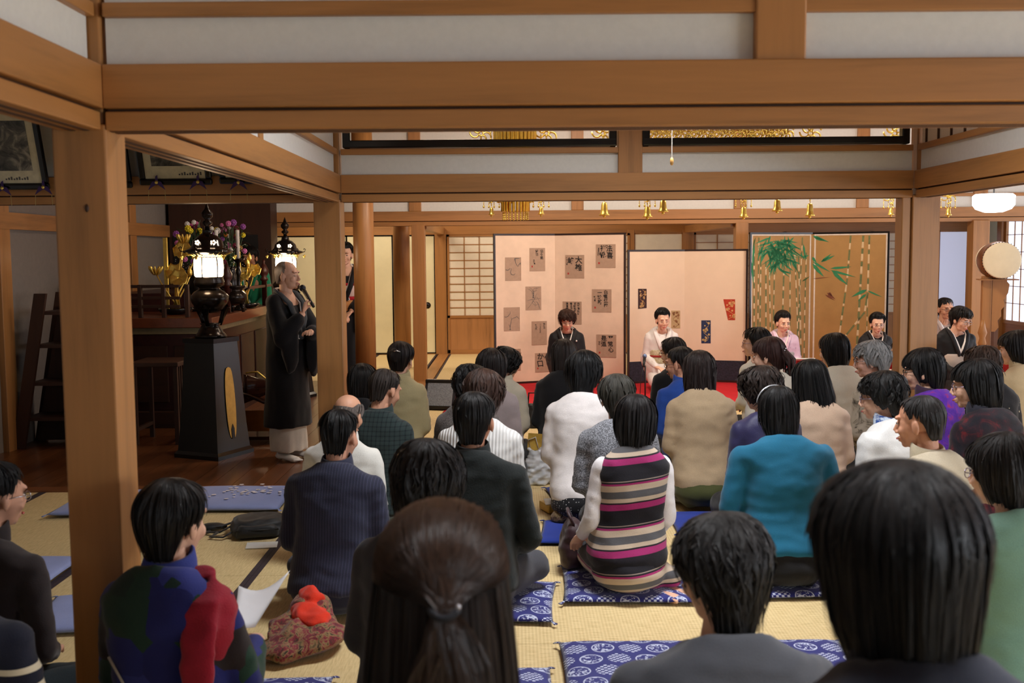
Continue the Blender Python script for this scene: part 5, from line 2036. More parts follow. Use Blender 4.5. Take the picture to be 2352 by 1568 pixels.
r = person('curly-haired woman in grey tweed jacket left of the white ribbed sweater', 1083, 835, 6.25, turn=-8, hturn=-6, sw=.175, top=cloth('grey_brown_tweed', (86, 80, 78), 'tweed'), lower=TROUS, hair=CURLY, haircol=(14, 12, 12), topname='jacket', hpitch=14)
r = person('woman with straight dark hair in mauve grey top in front of the tall screens', 1131, 798, 7.0, turn=-10, hturn=-14, sw=.175, top=cloth('mauve_grey', (150, 138, 138)), lower=TROUS, hair=BOB, haircol=(26, 19, 18), topname='blouse', hpitch=8)
r = person('woman in pale beige jacket with short curly black hair bowing to the right', 1172, 797, 7.75, turn=-16, hturn=-34, sw=.18, top=cloth('pale_beige_jacket', (196, 188, 168)), lower=TROUS, hair=CURLY, haircol=(12, 11, 12), collar=cloth('pale_beige_collar', (190, 182, 160)), topname='jacket', hpitch=20)
r = person('woman in black jacket with long brown hair and hairband', 1296, 777, 7.7, turn=-4, hturn=-6, sw=.18, top=BLACKC, lower=BLKT, hair=dict(zf=.04, zs=-.15, zb=-.22, vol=.012, taper=.12, jag=.03, hang=.1), haircol=(34, 24, 20), collar=WHITEC, topname='jacket', hpitch=8, infl=.016)
r = person('woman in white jacket with tousled short black hair', 1342, 803, 6.35, turn=-4, hturn=-10, sw=.19, top=cloth('white_linen_jacket', (232, 226, 224)), lower=cloth('black_dot_skirt', (20, 20, 24), 'dots', rgb2=(200, 200, 200), scale=70, r=.2, rnd=.3), hair=dict(zf=.04, zs=-.06, zb=-.125, vol=.028, taper=.6, jag=.045, layer=.8, wave=.08, clump=.012), haircol=(10, 10, 12), topname='jacket', hpitch=12, infl=.016, hem=-.07)
r = person('woman in grey tweed jacket with short grey-streaked hair', 1416, 857, 5.6, turn=-2, hturn=4, sw=.195, top=cloth('silver_tweed', (118, 120, 126), 'tweed', weave=170), lower=TROUS, hair=dict(zf=.04, zs=-.04, zb=-.11, vol=.024, taper=.76, jag=.03, layer=.8, wave=.07), haircol=(62, 60, 54), topname='jacket', hpitch=8)
r = person('woman in striped knit dress with white sleeves kneeling on a blue cushion', 1462, 903, 4.98, side=.09, turn=8, hturn=-8, hroll=4, pose='side', feet='bare', sw=.185, fat=1.08, hs=1.06, top=STRIPE_DRESS, lower=STRIPE_DRESS, lowname='dress_skirt', sleeves=cloth('white_sleeve', (226, 222, 224)), cz=.035, hair=dict(zf=.03, zs=-.105, zb=-.15, vol=.026, taper=.22, jag=.015), haircol=(20, 16, 17), topname='dress', arms='sides', hem=-.07, infl=.010, wr=.006, lean=4)
STRIPED = r
r = person('man in black jacket with glasses left of the blue jacket', 1544, 773, 8.3, turn=12, hturn=30, sw=.19, top=BLACKC, lower=BLKT, hair=SHORT_F, haircol=(30, 24, 22), glasses=(30, 30, 34), topname='jacket', face=True)
r = person('man in royal blue jacket with glasses turned in profile', 1560, 795, 7.45, turn=14, hturn=42, sw=.195, top=cloth('royal_blue_jacket', (34, 70, 150)), lower=TROUS, hair=dict(zf=.05, zs=.005, zb=-.08, vol=.014, taper=.95, jag=.008), haircol=(22, 17, 16), glasses=(90, 80, 80), collar=cloth('blue_jacket_collar', (36, 72, 152)), topname='jacket', face=True, tone=(206, 150, 122))
r = person('woman in tan jacket with long wavy brown hair', 1605, 803, 6.65, turn=0, hturn=4, sw=.19, top=cloth('tan_jacket', (174, 152, 122), weave=200), lower=cloth('olive_skirt', (70, 74, 40)), hair=dict(LONG, layer=.6, wave=.10), haircol=(34, 23, 21), topname='jacket', hpitch=8, infl=.016, hem=-.08)
r = person('woman in ivory jacket with glasses in profile in front of the bamboo screen', 1737, 750, 8.7, turn=24, hturn=48, sw=.185, top=cloth('ivory_jacket', (218, 216, 204)), lower=TROUS, hair=SHORT_F, haircol=(14, 13, 13), glasses=(150, 140, 170), face=True, topname='jacket', hpitch=2)
r = person('woman with long red-brown hair gathered in a silver clip', 1763, 772, 7.3, turn=18, hturn=42, sw=.18, top=cloth('cream_blouse', (204, 198, 184)), lower=TROUS, hair=dict(zf=.035, zs=-.03, zb=-.09, vol=.016, taper=.6, jag=.01), haircol=(52, 28, 24), tail=([(.0, -.10, .03), (.0, -.135, -.03), (.0, -.13, -.12), (0, -.115, -.22)], [.025, .042, .036, .012]), face=True, topname='blouse')
SILVERCLIP = r
r = person('woman in navy blouse with curly dark brown hair', 1744, 838, 5.85, turn=10, hturn=22, sw=.185, top=cloth('navy_satin', (38, 36, 76), rough=.5, spec=.4), lower=BLKT, hair=dict(CURLY, vol=.034), haircol=(44, 34, 30), topname='blouse')
r = person('woman in teal sweater with straight black hair and hairband on a blue cushion', 1786, 884, 5.08, turn=2, hturn=8, sw=.235, fat=1.16, hs=1.04, top=cloth('teal_sweater', (22, 98, 130), bmp=.15), lower=cloth('black_skirt', (20, 20, 22)), hair=dict(zf=.04, zs=-.12, zb=-.155, vol=.014, taper=.12, jag=.008), haircol=(14, 13, 14), topname='sweater', arms='wide', infl=.016, wr=.007)
TEAL = r
r = person('woman in pink-beige jacket with long black hair', 1856, 823, 6.3, turn=6, hturn=10, sw=.19, top=cloth('pink_beige_jacket', (206, 178, 154)), lower=TROUS, hair=dict(zf=.03, zs=-.14, zb=-.20, vol=.024, taper=.08, jag=.03, flare=.16), haircol=(12, 12, 13), topname='jacket', hroll=-5)
r = person('woman in off-white jacket with short black bob, looking left', 1913, 763, 7.9, turn=14, hturn=26, sw=.19, top=cloth('off_white_jacket', (212, 206, 188)), lower=TROUS, hair=dict(BOB, zb=-.125), haircol=(16, 13, 13), topname='jacket', face=True)
r = person('grey-haired woman with glasses and patterned dark vest, in profile', 2000, 780, 7.1, turn=24, hturn=46, sw=.19, top=cloth('patterned_vest', (150, 136, 118), 'blotch', scale=11, stops=[(.35, (62, 54, 42)), (.48, (168, 156, 138)), (.62, (176, 164, 146))]), lower=TROUS, hair=dict(FLUFFY, zs=-.03, zb=-.085, vol=.022), haircol=(136, 136, 136), glasses=(180, 150, 100), face=True, topname='vest_and_blouse', tone=(204, 156, 136))
r = person('dark-haired woman in profile half behind the right post', 2068, 780, 9.4, turn=30, hturn=42, sw=.17, top=cloth('dark_olive_top', (50, 52, 42)), lower=BLKT, hair=SHORT_F, haircol=(22, 16, 15), face=True, topname='blouse')
r = person('woman in purple patterned top with black bob and glasses, in profile', 2118, 797, 6.3, turn=20, hturn=44, sw=.185, top=cloth('purple_pattern', (92, 36, 150), 'blotch', scale=16, stops=[(.4, (78, 32, 150)), (.55, (96, 40, 160)), (.66, (150, 40, 100))]), lower=BLKT, hair=dict(zf=.02, zs=-.06, zb=-.115, vol=.022, taper=.55, jag=.012), haircol=(11, 10, 11), glasses=(30, 28, 30), face=True, topname='blouse', collar=cloth('purple_collar', (60, 40, 60)))
r = person('woman in white leather jacket and blue scarf with fluffy black hair, in profile', 2024, 850, 5.4, turn=24, hturn=40, sw=.19, top=cloth('white_leather', (224, 224, 222), rough=.45, spec=.4, sheen=0), lower=BLKT, hair=dict(FLUFFY, zb=-.12), haircol=(13, 12, 12), glasses=(150, 100, 110), face=True, topname='jacket', collar=cloth('blue_scarf', (60, 96, 160), 'blotch', scale=26, stops=[(.42, (40, 76, 150)), (.55, (200, 214, 230))]), infl=.016)
r = person('man in beige jacket with short thinning hair, looking left', 2112, 907, 4.65, turn=22, hturn=30, pose='cross', sw=.215, fat=1.1, top=cloth('beige_jacket', (196, 184, 160)), lower=TROUS, hair=dict(zf=.06, zs=.015, zb=-.07, vol=.007, taper=.97, jag=.006), haircol=(44, 42, 42), face=True, topname='jacket', lowname='trousers', tone=(206, 150, 120), collar=cloth('beige_collar', (190, 178, 152)))
r = person('woman in dark red and black top with black bob and glasses, in profile', 2238, 822, 5.5, turn=22, hturn=42, sw=.19, top=cloth('dark_red_print', (40, 20, 30), 'blotch', scale=9, stops=[(.42, (22, 20, 30)), (.56, (40, 20, 30)), (.68, (96, 24, 30))]), lower=BLKT, hair=dict(zf=.03, zs=-.10, zb=-.145, vol=.022, taper=.3, jag=.012), haircol=(12, 11, 12), glasses=(150, 130, 150), face=True, topname='blouse', collar=cloth('dark_collar', (40, 40, 50)))
r = person('woman with short brown hair in black floral jacket at the right', 2254, 792, 6.9, turn=14, hturn=16, sw=.195, top=cloth('black_floral', (22, 22, 26), 'dots', rgb2=(190, 176, 150), scale=48, r=.26, rnd=1, mask=True), lower=BLKT, hair=FLUFFY, haircol=(58, 42, 34), topname='jacket')
r = person('woman in khaki trench coat with black bob at the right edge', 2332, 757, 7.7, turn=16, hturn=36, sw=.195, top=cloth('trench_coat', (192, 172, 136)), lower=BLKT, hair=dict(BOB, zs=-.09, zb=-.13), haircol=(16, 13, 14), face=True, topname='coat', collar=cloth('trench_collar', (188, 168, 132)))
r = person('person in grey coat cut off by the right edge', 2436, 826, 5.9, turn=10, sw=.20, top=cloth('stone_grey_coat', (172, 168, 154)), lower=BLKT, hair=SHORT_M, haircol=(20, 18, 18), topname='coat')
r = person('woman in sage green sweater with dark bob and glasses at the lower right', 2300, 990, 3.5, turn=14, hturn=24, sw=.20, fat=1.05, top=cloth('sage_sweater', (96, 128, 112)), lower=BLKT, hair=dict(zf=.03, zs=-.085, zb=-.135, vol=.024, taper=.35, jag=.015), haircol=(20, 15, 14), glasses=(150, 140, 150), face=True, topname='sweater')
# ================================================================== performers
def ribbon(pts, w, th, up, n=6):
    return MB().tube(pts, w, n, th / w if not isinstance(w, list) else .35, up=up)


def kimono_extras(r, mat, under, obi=None, crest=False, sleeve=True, sash=None):
    root, P, s, Hm = r

    def S(v):
        return tuple(Vector(v) * s)
    for nm, m, d, w in (('under_collar', under, 0.0, .017), ('kimono_collar', mat, .011, .022)):
        for sg in (-1, 1):
            pts = [P.sp(.540) + Vector((0, -.082 - d, .012 - d * .6)), P.sp(.54) + Vector((sg * (.062 + d), -.045, .010 - d * .6)), P.sp(.528) + Vector((sg * (.084 + d), .02 + d * .4, .010)), P.sp(.485) + Vector((sg * (.076 + d * 1.2), .084 + d * .4, .008)), P.sp(.42) + Vector((sg * (.050 + d * 1.5), .122 + d * .3, 0)), P.sp(.35) + Vector((sg * (.022 + d * 1.8), .138 + d * .3, 0)), P.sp(.27) + Vector((-sg * (.012 - d * 1.6), .140 + d * .3, 0))]
            MB().tube([S(p) for p in pts], [w * s * .7, w * s, w * s, w * s, w * s, w * s, w * s * .9], 8, .45, up=(0, 1, .2)).obj(nm, m, root, True)
    if obi is not None:
        rings = [[Vector(S(p)) for p in q] for q in [ring(P.sp(h), a, b_, 28, 2.4) for h, a, b_ in ((.12, .165, .135), (.14, .170, .140), (.27, .168, .140), (.29, .160, .134))]]
        MB().loft(rings).obj('obi', obi, root, True)
        if sash is not None:
            rings = [[Vector(S(p)) for p in q] for q in [ring(P.sp(h), a, b_, 28, 2.4) for h, a, b_ in ((.20, .170, .142), (.205, .176, .147), (.22, .176, .147), (.225, .170, .142))]]
            MB().loft(rings).obj('obi_cord', sash, root, True)
    if sleeve:
        for i, sg in ((0, -1), (1, 1)):
            m = MB()
            a, b_ = P.el[i], P.wr[i]
            rings = []
            for q, hh, ww in ((-.25, .06, .05), (.15, .14, .055), (.5, .17, .05), (.8, .17, .045), (1.0, .16, .035)):
                c = a.lerp(b_, q)
                bot = max(.10, c.z - hh * 1.5)
                zc, hz_ = (c.z + .055 + bot) / 2, (c.z + .055 - bot) / 2
                t = (b_ - a)
                t.z = 0
                t.normalize()
                nrm = Vector((t.y, -t.x, 0))
                rings.append([Vector(S(Vector((c.x, c.y, zc)) + nrm * ww * math.cos(k) + Vector((0, 0, hz_ * math.sin(k))))) for k in [2 * math.pi * j / 16 for j in range(16)]])
            m.loft(rings)
            me = remesh(m, .016, 3)
            wrinkle(me, .006, 8, i + 3)
            me.materials.append(mat)
            link('kimono_sleeve', smooth(me), root)
    if crest:
        for sg in (-1, 1):
            p = P.sp(.40) + Vector((sg * .115, .105, 0))
            MB().ell(S(p), (.011, .006, .011), 10, 6).obj('crest', WHITEC, root, True)


KB = cloth('black_silk', (18, 19, 24), rough=.6, weave=400)
KW = cloth('white_silk', (232, 228, 226), rough=.6, weave=400)
KP = cloth('pink_silk', (222, 194, 216), 'blotch', scale=9, stops=[(.40, (226, 200, 222)), (.60, (220, 192, 214)), (.66, (130, 130, 160)), (.72, (214, 190, 210))], rough=.6)
KM = cloth('mauve_grey_silk', (178, 164, 160), rough=.65)
UNW = cloth('white_under_collar', (238, 236, 232))
PERF = 'kimono performers kneeling on the red carpet'
SKF = (232, 190, 164)
r = person('kneeling performer in black crested kimono with brown hair and glasses, before the calligraphy screen', 1303, 711, 12.25, turn=180, hturn=4, hpitch=18, sw=.19, top=KB, lower=KB, hair=dict(FLUFFY, vol=.024, nrib=240), haircol=(54, 32, 24), tone=SKF, face=True, eyes='closed', glasses=(190, 185, 180), lips=(186, 52, 58), topname='kimono', lowname='kimono_skirt', group=PERF, zfloor=.014, neckh=.520, ntilt=.65, vox=.014, wr=.005, lean=4, infl=.016)
kimono_extras(r, KB, UNW, obi=None, crest=True)
r = person('kneeling performer in white kimono with black upswept hair at the microphone', 1523, 706, 12.2, turn=180, hturn=6, hpitch=10, sw=.185, top=KW, lower=KW, hair=dict(UPDO, nrib=260), bun=((0, -.06, .10), (.062, .06, .042)), haircol=(10, 9, 10), tone=SKF, face=True, eyes='closed', lips=(190, 40, 48), topname='kimono', lowname='kimono_skirt', group=PERF, zfloor=.014, neckh=.520, ntilt=.65, vox=.014, wr=.005, lean=4, infl=.016)
kimono_extras(r, KW, UNW, obi=cloth('ivory_obi', (196, 184, 150), 'blotch', scale=40, stops=[(.4, (206, 196, 170)), (.6, (176, 160, 120))]), sash=cloth('red_cord', (150, 40, 36)))
r = person('kneeling performer in pale pink kimono before the bamboo screen', 1800, 712, 12.0, turn=176, hturn=14, hpitch=8, sw=.19, top=KP, lower=KP, hair=dict(UPDO, vol=.026, nrib=260), haircol=(16, 13, 13), tone=SKF, face=True, lips=(190, 60, 64), topname='kimono', lowname='kimono_skirt', group=PERF, zfloor=.014, neckh=.520, ntilt=.65, vox=.014, wr=.005, lean=5, infl=.016)
kimono_extras(r, KP, UNW, obi=cloth('grey_obi', (160, 158, 160)))
r = person('kneeling performer in black kimono with glasses at the right leaf of the bamboo screen', 2016, 716, 11.95, turn=180, hturn=-6, hpitch=8, sw=.19, top=KB, lower=KB, hair=dict(UPDO, vol=.022, nrib=260), haircol=(12, 11, 12), tone=SKF, face=True, glasses=(190, 180, 150), lips=(184, 70, 70), topname='kimono', lowname='kimono_skirt', group=PERF, zfloor=.014, neckh=.520, ntilt=.65, vox=.014, wr=.005, lean=4, infl=.016)
kimono_extras(r, KB, UNW, obi=cloth('dark_obi', (90, 80, 70)))
r = person('kneeling man in mauve-grey kimono with glasses, half behind the right post', 2172, 683, 12.5, turn=186, hturn=0, hpitch=4, sw=.20, top=KM, lower=KM, hair=dict(SHORT_M, nrib=160), haircol=(18, 15, 15), tone=(206, 156, 128), face=True, glasses=(60, 50, 46), lips=(160, 96, 84), topname='kimono', lowname='kimono_skirt', group=PERF, zfloor=.014, neckh=.520, ntilt=.65, vox=.014, wr=.005, lean=3, infl=.016)
kimono_extras(r, KM, UNW)
r = person('kneeling performer in black kimono with short black hair and glasses, right of the right post', 2216, 704, 11.15, turn=184, hturn=22, hpitch=16, hroll=-6, sw=.195, top=KB, lower=KB, hair=dict(SHORT_F, vol=.03, nrib=260), haircol=(14, 12, 12), tone=(222, 174, 150), face=True, glasses=(180, 170, 160), lips=(178, 50, 56), topname='kimono', lowname='kimono_skirt', group=PERF, zfloor=.014, neckh=.520, ntilt=.65, vox=.014, wr=.005, lean=7, infl=.018)
kimono_extras(r, KB, UNW, obi=cloth('silver_obi', (196, 184, 176)))


# ---- standing figures
def stander(label, px, yt, d, turn, robe, under, tone, hair, haircol, hturn=0, hpitch=4, arms=None, face=True, eyes='open', collar=None, obi=None, lips=(170, 84, 78), hem=.30, grip=None, zf=0.004, width=1.0, glasses=None, sleevedrop=.40):
    HIDX[0] += 1
    seed = HIDX[0]
    tgt = pix(px, yt, d)
    s = (tgt.z - zf) / 1.60
    Hm = Matrix.Translation((0, .03, 1.478)) @ Matrix.Rotation(math.radians(hturn), 4, 'Z') @ Matrix.Rotation(-math.radians(hpitch), 4, 'X')
    Rb = Matrix.Rotation(math.radians(turn), 3, 'Z')
    cr = Rb @ Vector((0, .02, 0)) * s
    root = thing('person', label, 'person', (tgt.x - cr.x, tgt.y - cr.y, zf), math.radians(turn))
    S4 = Matrix.Scale(s, 4)
    sh = [Vector((sg * .145, 0, 1.275)) for sg in (-1, 1)]
    el, wr_ = arms
    b = MB()
    add_np(b, HEAD_F[0], HEAD_F[1], S4 @ Hm)
    b2 = MB()
    b2.loft([ring((0, 0, z), w, dd, 16) for z, w, dd in ((.8, .13, .1), (1.0, .11, .09), (1.2, .14, .10), (1.3, .10, .07), (1.36, .05, .05))])
    b2.tube([(0, .005, 1.30), (0, .015, 1.42)], [.055, .048], 12)
    for i, sg in ((0, -1), (1, 1)):
        b2.tube([sh[i], el[i], wr_[i]], [.042, .036, .026], 10)
        b2.tube([(sg * .085, 0, .82), (sg * .08, .0, .45), (sg * .075, -.01, .07)], [.075, .05, .035], 10)
    n0 = len(b.v)
    b.v.extend([tuple(Vector(p) * s) for p in b2.v])
    b.f.extend([tuple(i + n0 for i in f) for f in b2.f])
    b.m.extend([0] * len(b2.f))
    for i, sg in ((0, -1), (1, 1)):
        q = (wr_[i] - el[i]).normalized()
        upv = 'Z'
        rt = q.to_track_quat('Y', 'Z').to_matrix().to_4x4()
        if grip and grip[i] is not None:
            rt = grip[i]
        if sg > 0:
            rt = rt @ Matrix.Scale(-1, 4, (1, 0, 0))
        T = HANDG if grip and grip[i] is not None else HAND
        add_np(b, T[0], T[1], S4 @ Matrix.Translation(wr_[i]) @ rt)
    body = b.obj('body', skin(tone), root, True)
    # feet in white socks
    for sg in (-1, 1):
        m = MB()
        add_np(m, FOOT[0], FOOT[1], S4 @ Matrix.Translation((sg * .075, -.02, .0)) @ Matrix.Rotation(-sg * .12, 4, 'Z'), 1.05)
        m.obj('sock', WHITEC, root, True)
    # under robe
    m = MB().loft([ring((0, 0, z), w * width, dd * width, 24) for z, w, dd in ((.07, .155, .13), (.2, .15, .13), (.5, .15, .125), (.8, .16, .13))])
    m.v = [tuple(Vector(p) * s) for p in m.v]
    me = remesh(m, .014, 4)
    wrinkle(me, .012, 6, seed, (1.6, 1.6, .4))
    me.materials.append(under)
    link('under_robe', smooth(me), root)
    # robe with wide sleeves
    m = MB()
    m.loft([ring((0, y, z), w * width, dd * width, 28, 2.5, .75 * sstep(1.22, 1.33, z)) for z, w, dd, y in ((hem, .205, .165, 0), (.5, .19, .15, 0), (.8, .175, .14, 0), (1.0, .160, .128, 0), (1.15, .165, .125, 0), (1.25, .165, .11, 0), (1.30, .13, .09, 0), (1.335, .085, .070, 0))])
    for i, sg in ((0, -1), (1, 1)):
        limb(m, [sh[i], el[i]], [.068, .072])
        c0, c1 = el[i], el[i].lerp(wr_[i], .72)
        limb(m, [c0, c1], [.07, .06])
        rings = []
        t = (c1 - c0)
        t.z = 0
        t = t.normalized() if t.length > .02 else Vector((0, 1, 0))
        nrm = Vector((t.y, -t.x, 0))
        for q, dr, ww in ((-.1, .3, .05), (.3, .9, .055), (.7, 1.0, .05), (1.0, .9, .045)):
            c = c0.lerp(c1, q)
            bot = c.z - sleevedrop * dr
            zc, hz_ = (c.z + .05 + bot) / 2, (c.z + .05 - bot) / 2
            rings.append([Vector((c.x, c.y, zc)) + nrm * ww * math.cos(k) + Vector((0, 0, hz_ * math.sin(k))) for k in [2 * math.pi * j / 16 for j in range(16)]])
        m.loft(rings)
    m.v = [tuple(Vector(p) * s) for p in m.v]
    me = remesh(m, .013, 4)
    wrinkle(me, .010, 5, seed, (1.5, 1.5, .6))
    me.materials.append(robe)
    link('robe', smooth(me), root)
    for nm, mt, dd, w in (('under_collar', UNW, 0.0, .015), ('robe_collar', collar or robe, .014, .030)):
        for sg in (-1, 1):
            pts = [(0, -.075 - dd, 1.375 - dd), (sg * (.055 + dd), -.045, 1.37 - dd), (sg * (.082 + dd), .012 + dd, 1.342), (sg * (.060 + dd * 1.5), .108 + dd * .6, 1.26), (sg * (.03 + dd * 1.5), .146 + dd * .5, 1.14), (-sg * (.03 - dd * 1.5), .152 + dd * .5, .98)]
            MB().tube([tuple(Vector(p) * s) for p in pts], [w * .7, w, w, w, w, w * .9], 8, .4, up=(0, 1, .2)).obj(nm, mt, root, True)
    if obi:
        for k, (z0, z1, mt) in enumerate(obi):
            MB().loft([[p * s for p in ring((0, 0, z), w, dd, 28)] for z, w, dd in ((z0, .165, .135), (z0 + .006, .172, .142), (z1 - .006, .172, .142), (z1, .165, .135))]).obj('obi', mt, root, True)
    if hair:
        hair_object(hair_mesh(seed, **hair), hairmat(haircol), S4 @ Hm, 1.0, root)
    if face:
        face_parts(body, S4 @ Hm, 1.0, None, eyes, lips, glasses=glasses)
    return root, s, S4 @ Hm


right_fist = (Vector((-.15, .25, .95)).normalized()).to_track_quat('Y', 'Z').to_matrix().to_4x4()
pr = stander('standing speaker in black robe with shaved head holding a microphone', 657, 598, 8.24, -118, cloth('black_robe', (17, 17, 20), weave=200), cloth('white_under_robe', (214, 208, 194)), (214, 168, 142), dict(zf=.062, zs=.01, zb=-.06, vol=.0025, taper=.98, jag=.002, nrib=0, clump=.0), (118, 104, 94), hturn=14, hpitch=-2, arms=([Vector((-.20, .13, 1.00)), Vector((.19, .13, .985))], [Vector((.03, .27, 1.035)), Vector((.075, .24, 1.19))]), grip=[None, right_fist], collar=cloth('grey_collar_band', (58, 62, 66)), eyes='closed', hem=.27, zf=.006, sleevedrop=.36)
root, s_, Hm = pr
mouth = Hm @ Vector((0, .105, -.068))
hand = Vector((.075, .24, 1.19)) * s_ + Vector((-.022, .062, .085)) * s_
mc = Matrix.Translation(root.location) @ Matrix.Rotation(root.rotation_euler.z, 4, 'Z')
a, b_ = mc @ (mouth + Vector((0.01, .03, -.03))), mc @ hand
dirv = (b_ - a).normalized()
t = thing('microphone', 'black hand-held microphone in front of the mouth of the speaker', 'microphone', tuple(b_ - dirv * .0))
MB().tube([tuple(a - b_ + dirv * .03), tuple(a - b_ + dirv * .14), tuple(dirv * .06)], [.017, .014, .011], 12).obj('handle', BLACKM, t, True)
MB().ell(tuple(a - b_ + dirv * .005), (.027, .027, .027), 14, 10).obj('grille', plain('mic_grille', (44, 46, 52), .4, .6, var=.5, scale=400), t, True)

armsf = ([Vector((-.19, .06, 1.0)), Vector((.19, .06, 1.0))], [Vector((-.05, .19, .86)), Vector((.05, .2, .85))])
stander('standing woman in black kimono with red and orange sash behind the round column', 793, 560, 12.75, 188, KB, KB, (228, 184, 158), dict(UPDO, nrib=120), (14, 12, 12), hturn=-8, arms=armsf, obi=[(.98, 1.02, cloth('obi_red', (178, 34, 44))), (1.02, 1.14, cloth('obi_pale', (226, 200, 190))), (1.14, 1.17, cloth('obi_red', (178, 34, 44))), (.86, .98, cloth('obi_orange', (212, 150, 96)))], hem=.1, zf=.004, sleevedrop=.3)
stander('attendant in bright green robe behind the altar flowers', 574, 566, 12.64, 172, cloth('green_robe', (30, 128, 92)), UNW, (170, 120, 94), dict(SHORT_F, nrib=120), (18, 16, 16), arms=armsf, hem=.1, zf=.004, sleevedrop=.2, face=False, width=.8)

# ================================================================== floor things
def roundel_mat(name, base, ink):
    m, nt, b = base_mat(name)
    v = coords(nt, 'Object', (9.2, 9.2, 9.2))
    sep = nd(nt, 'ShaderNodeSeparateXYZ')
    nt.links.new(v, sep.inputs[0])
    y = sep.outputs[1]
    row = math_n(nt, 'FLOOR', y)
    x = math_n(nt, 'ADD', sep.outputs[0], math_n(nt, 'MULTIPLY', math_n(nt, 'MODULO', row, 2), .5))
    fx_ = math_n(nt, 'SUBTRACT', math_n(nt, 'FRACT', x), .5)
    fy_ = math_n(nt, 'SUBTRACT', math_n(nt, 'FRACT', y), .5)
    d = math_n(nt, 'SQRT', math_n(nt, 'ADD', math_n(nt, 'MULTIPLY', fx_, fx_), math_n(nt, 'MULTIPLY', fy_, fy_)))
    ins = math_n(nt, 'LESS_THAN', d, .42)
    rg = math_n(nt, 'GREATER_THAN', d, .375)
    scl = math_n(nt, 'GREATER_THAN', math_n(nt, 'MULTIPLY', math_n(nt, 'SINE', math_n(nt, 'MULTIPLY', fx_, 26)), math_n(nt, 'SINE', math_n(nt, 'MULTIPLY', fy_, 30))), .08)
    fl_ = math_n(nt, 'GREATER_THAN', tex_noise(nt, v, 5.5, 1, .5, 1.5), .55)
    alt = math_n(nt, 'MODULO', math_n(nt, 'ABSOLUTE', math_n(nt, 'ADD', row, math_n(nt, 'FLOOR', x))), 2)
    pat = math_n(nt, 'ADD', math_n(nt, 'MULTIPLY', scl, alt), math_n(nt, 'MULTIPLY', math_n(nt, 'MAXIMUM', fl_, rg), math_n(nt, 'SUBTRACT', 1, alt)))
    fac = math_n(nt, 'MINIMUM', math_n(nt, 'MULTIPLY', ins, pat), 1.0)
    nt.links.new(mixc(nt, fac, lin(base), lin(ink)), b.inputs['Base Color'])
    b.inputs['Roughness'].default_value = .85
    b.inputs['Sheen Weight'].default_value = .2
    return m


ROUNDEL = roundel_mat('blue_roundel_cotton', (22, 28, 112), (190, 198, 222))
ROUNDEL_D = ROUNDEL
BLUE = cloth('solid_blue_cotton', (34, 58, 150))
PALE = cloth('pale_blue_cotton', (146, 158, 206), 'plain', amt=.10)


def cushion_mesh(w, l, h, mat, puff=1.0, seed=0):
    n = 22
    vs, fs = [], []
    for side in (1, -1):
        for j in range(n + 1):
            for i in range(n + 1):
                u, v = -1 + 2 * i / n, -1 + 2 * j / n
                e = (1 - abs(u) ** 5) * (1 - abs(v) ** 5)
                pin = 1 - .035 * (1 - abs(u) ** 2) * abs(v) ** 3
                pin2 = 1 - .035 * (1 - abs(v) ** 2) * abs(u) ** 3
                z = h * .5 + side * h * .5 * (e ** .5) * (1 if side > 0 else .98)
                if side > 0:
                    z += .006 * mnoise.noise(Vector((u * 2 + seed, v * 2, 0))) * e
                vs.append((u * w / 2 * pin2, v * l / 2 * pin, z))
    N = (n + 1) ** 2
    for k in (0, 1):
        for j in range(n):
            for i in range(n):
                a = k * N + j * (n + 1) + i
                q = (a, a + 1, a + n + 2, a + n + 1)
                fs.append(q if k == 0 else q[::-1])
    me = bpy.data.meshes.new('cushion')
    me.from_pydata(vs, [], fs)
    bm = bmesh.new()
    bm.from_mesh(me)
    bmesh.ops.remove_doubles(bm, verts=bm.verts, dist=.0008)
    bm.to_mesh(me)
    bm.free()
    me.materials.append(mat)
    return smooth(me)


def cushion(x, y, label, mat=None, w=.55, l=.58, h=.05, rz=0.0, seed=0, group='blue cushions with white roundels', z=.002):
    t = thing('floor_cushion', label, 'cushion', (x, y, z), rz, group)
    link('cover', cushion_mesh(w, l, h, mat or ROUNDEL, 1, seed), t)
    m = MB()
    for sx in (-1, 1):
        for sy in (-1, 1):
            for k in range(4):
                a = math.atan2(sy, sx) + (k - 1.5) * .22
                m.tube([(sx * w * .49, sy * l * .49, h * .5), (sx * w * .49 + math.cos(a) * .03, sy * l * .49 + math.sin(a) * .03, h * .35)], [.004, .002], 5)
    m.obj('corner_tassels', mat or ROUNDEL, t, True)
    return t


p = gnd(1430, 1520, .04)
pl, pr_ = gnd(1282, 1466, .04), gnd(1926, 1466, .04)
yb = (pl.y + pr_.y) / 2
cw = (pr_.x - pl.x) / 2 - .015
cushion(pl.x + cw / 2, yb - .3, 'empty blue roundel cushion left of the person in charcoal sweater', None, cw, .6, .055, 0, 1)
cushion(pr_.x - cw / 2, yb - .3, 'empty blue roundel cushion right of the person in charcoal sweater', None, cw, .6, .055, 0, 2)


def under(r, label, mat=None, w=.56, l=.6, dy=.04, dx=0.0, rz=None, seed=0, h=.04):
    root = r[0]
    a = root.rotation_euler.z
    c = root.location + Matrix.Rotation(a, 3, 'Z') @ Vector((dx, dy, 0))
    cushion(c.x, c.y, label, mat, w, l, h, a if rz is None else rz, seed, 'cushions under the audience')


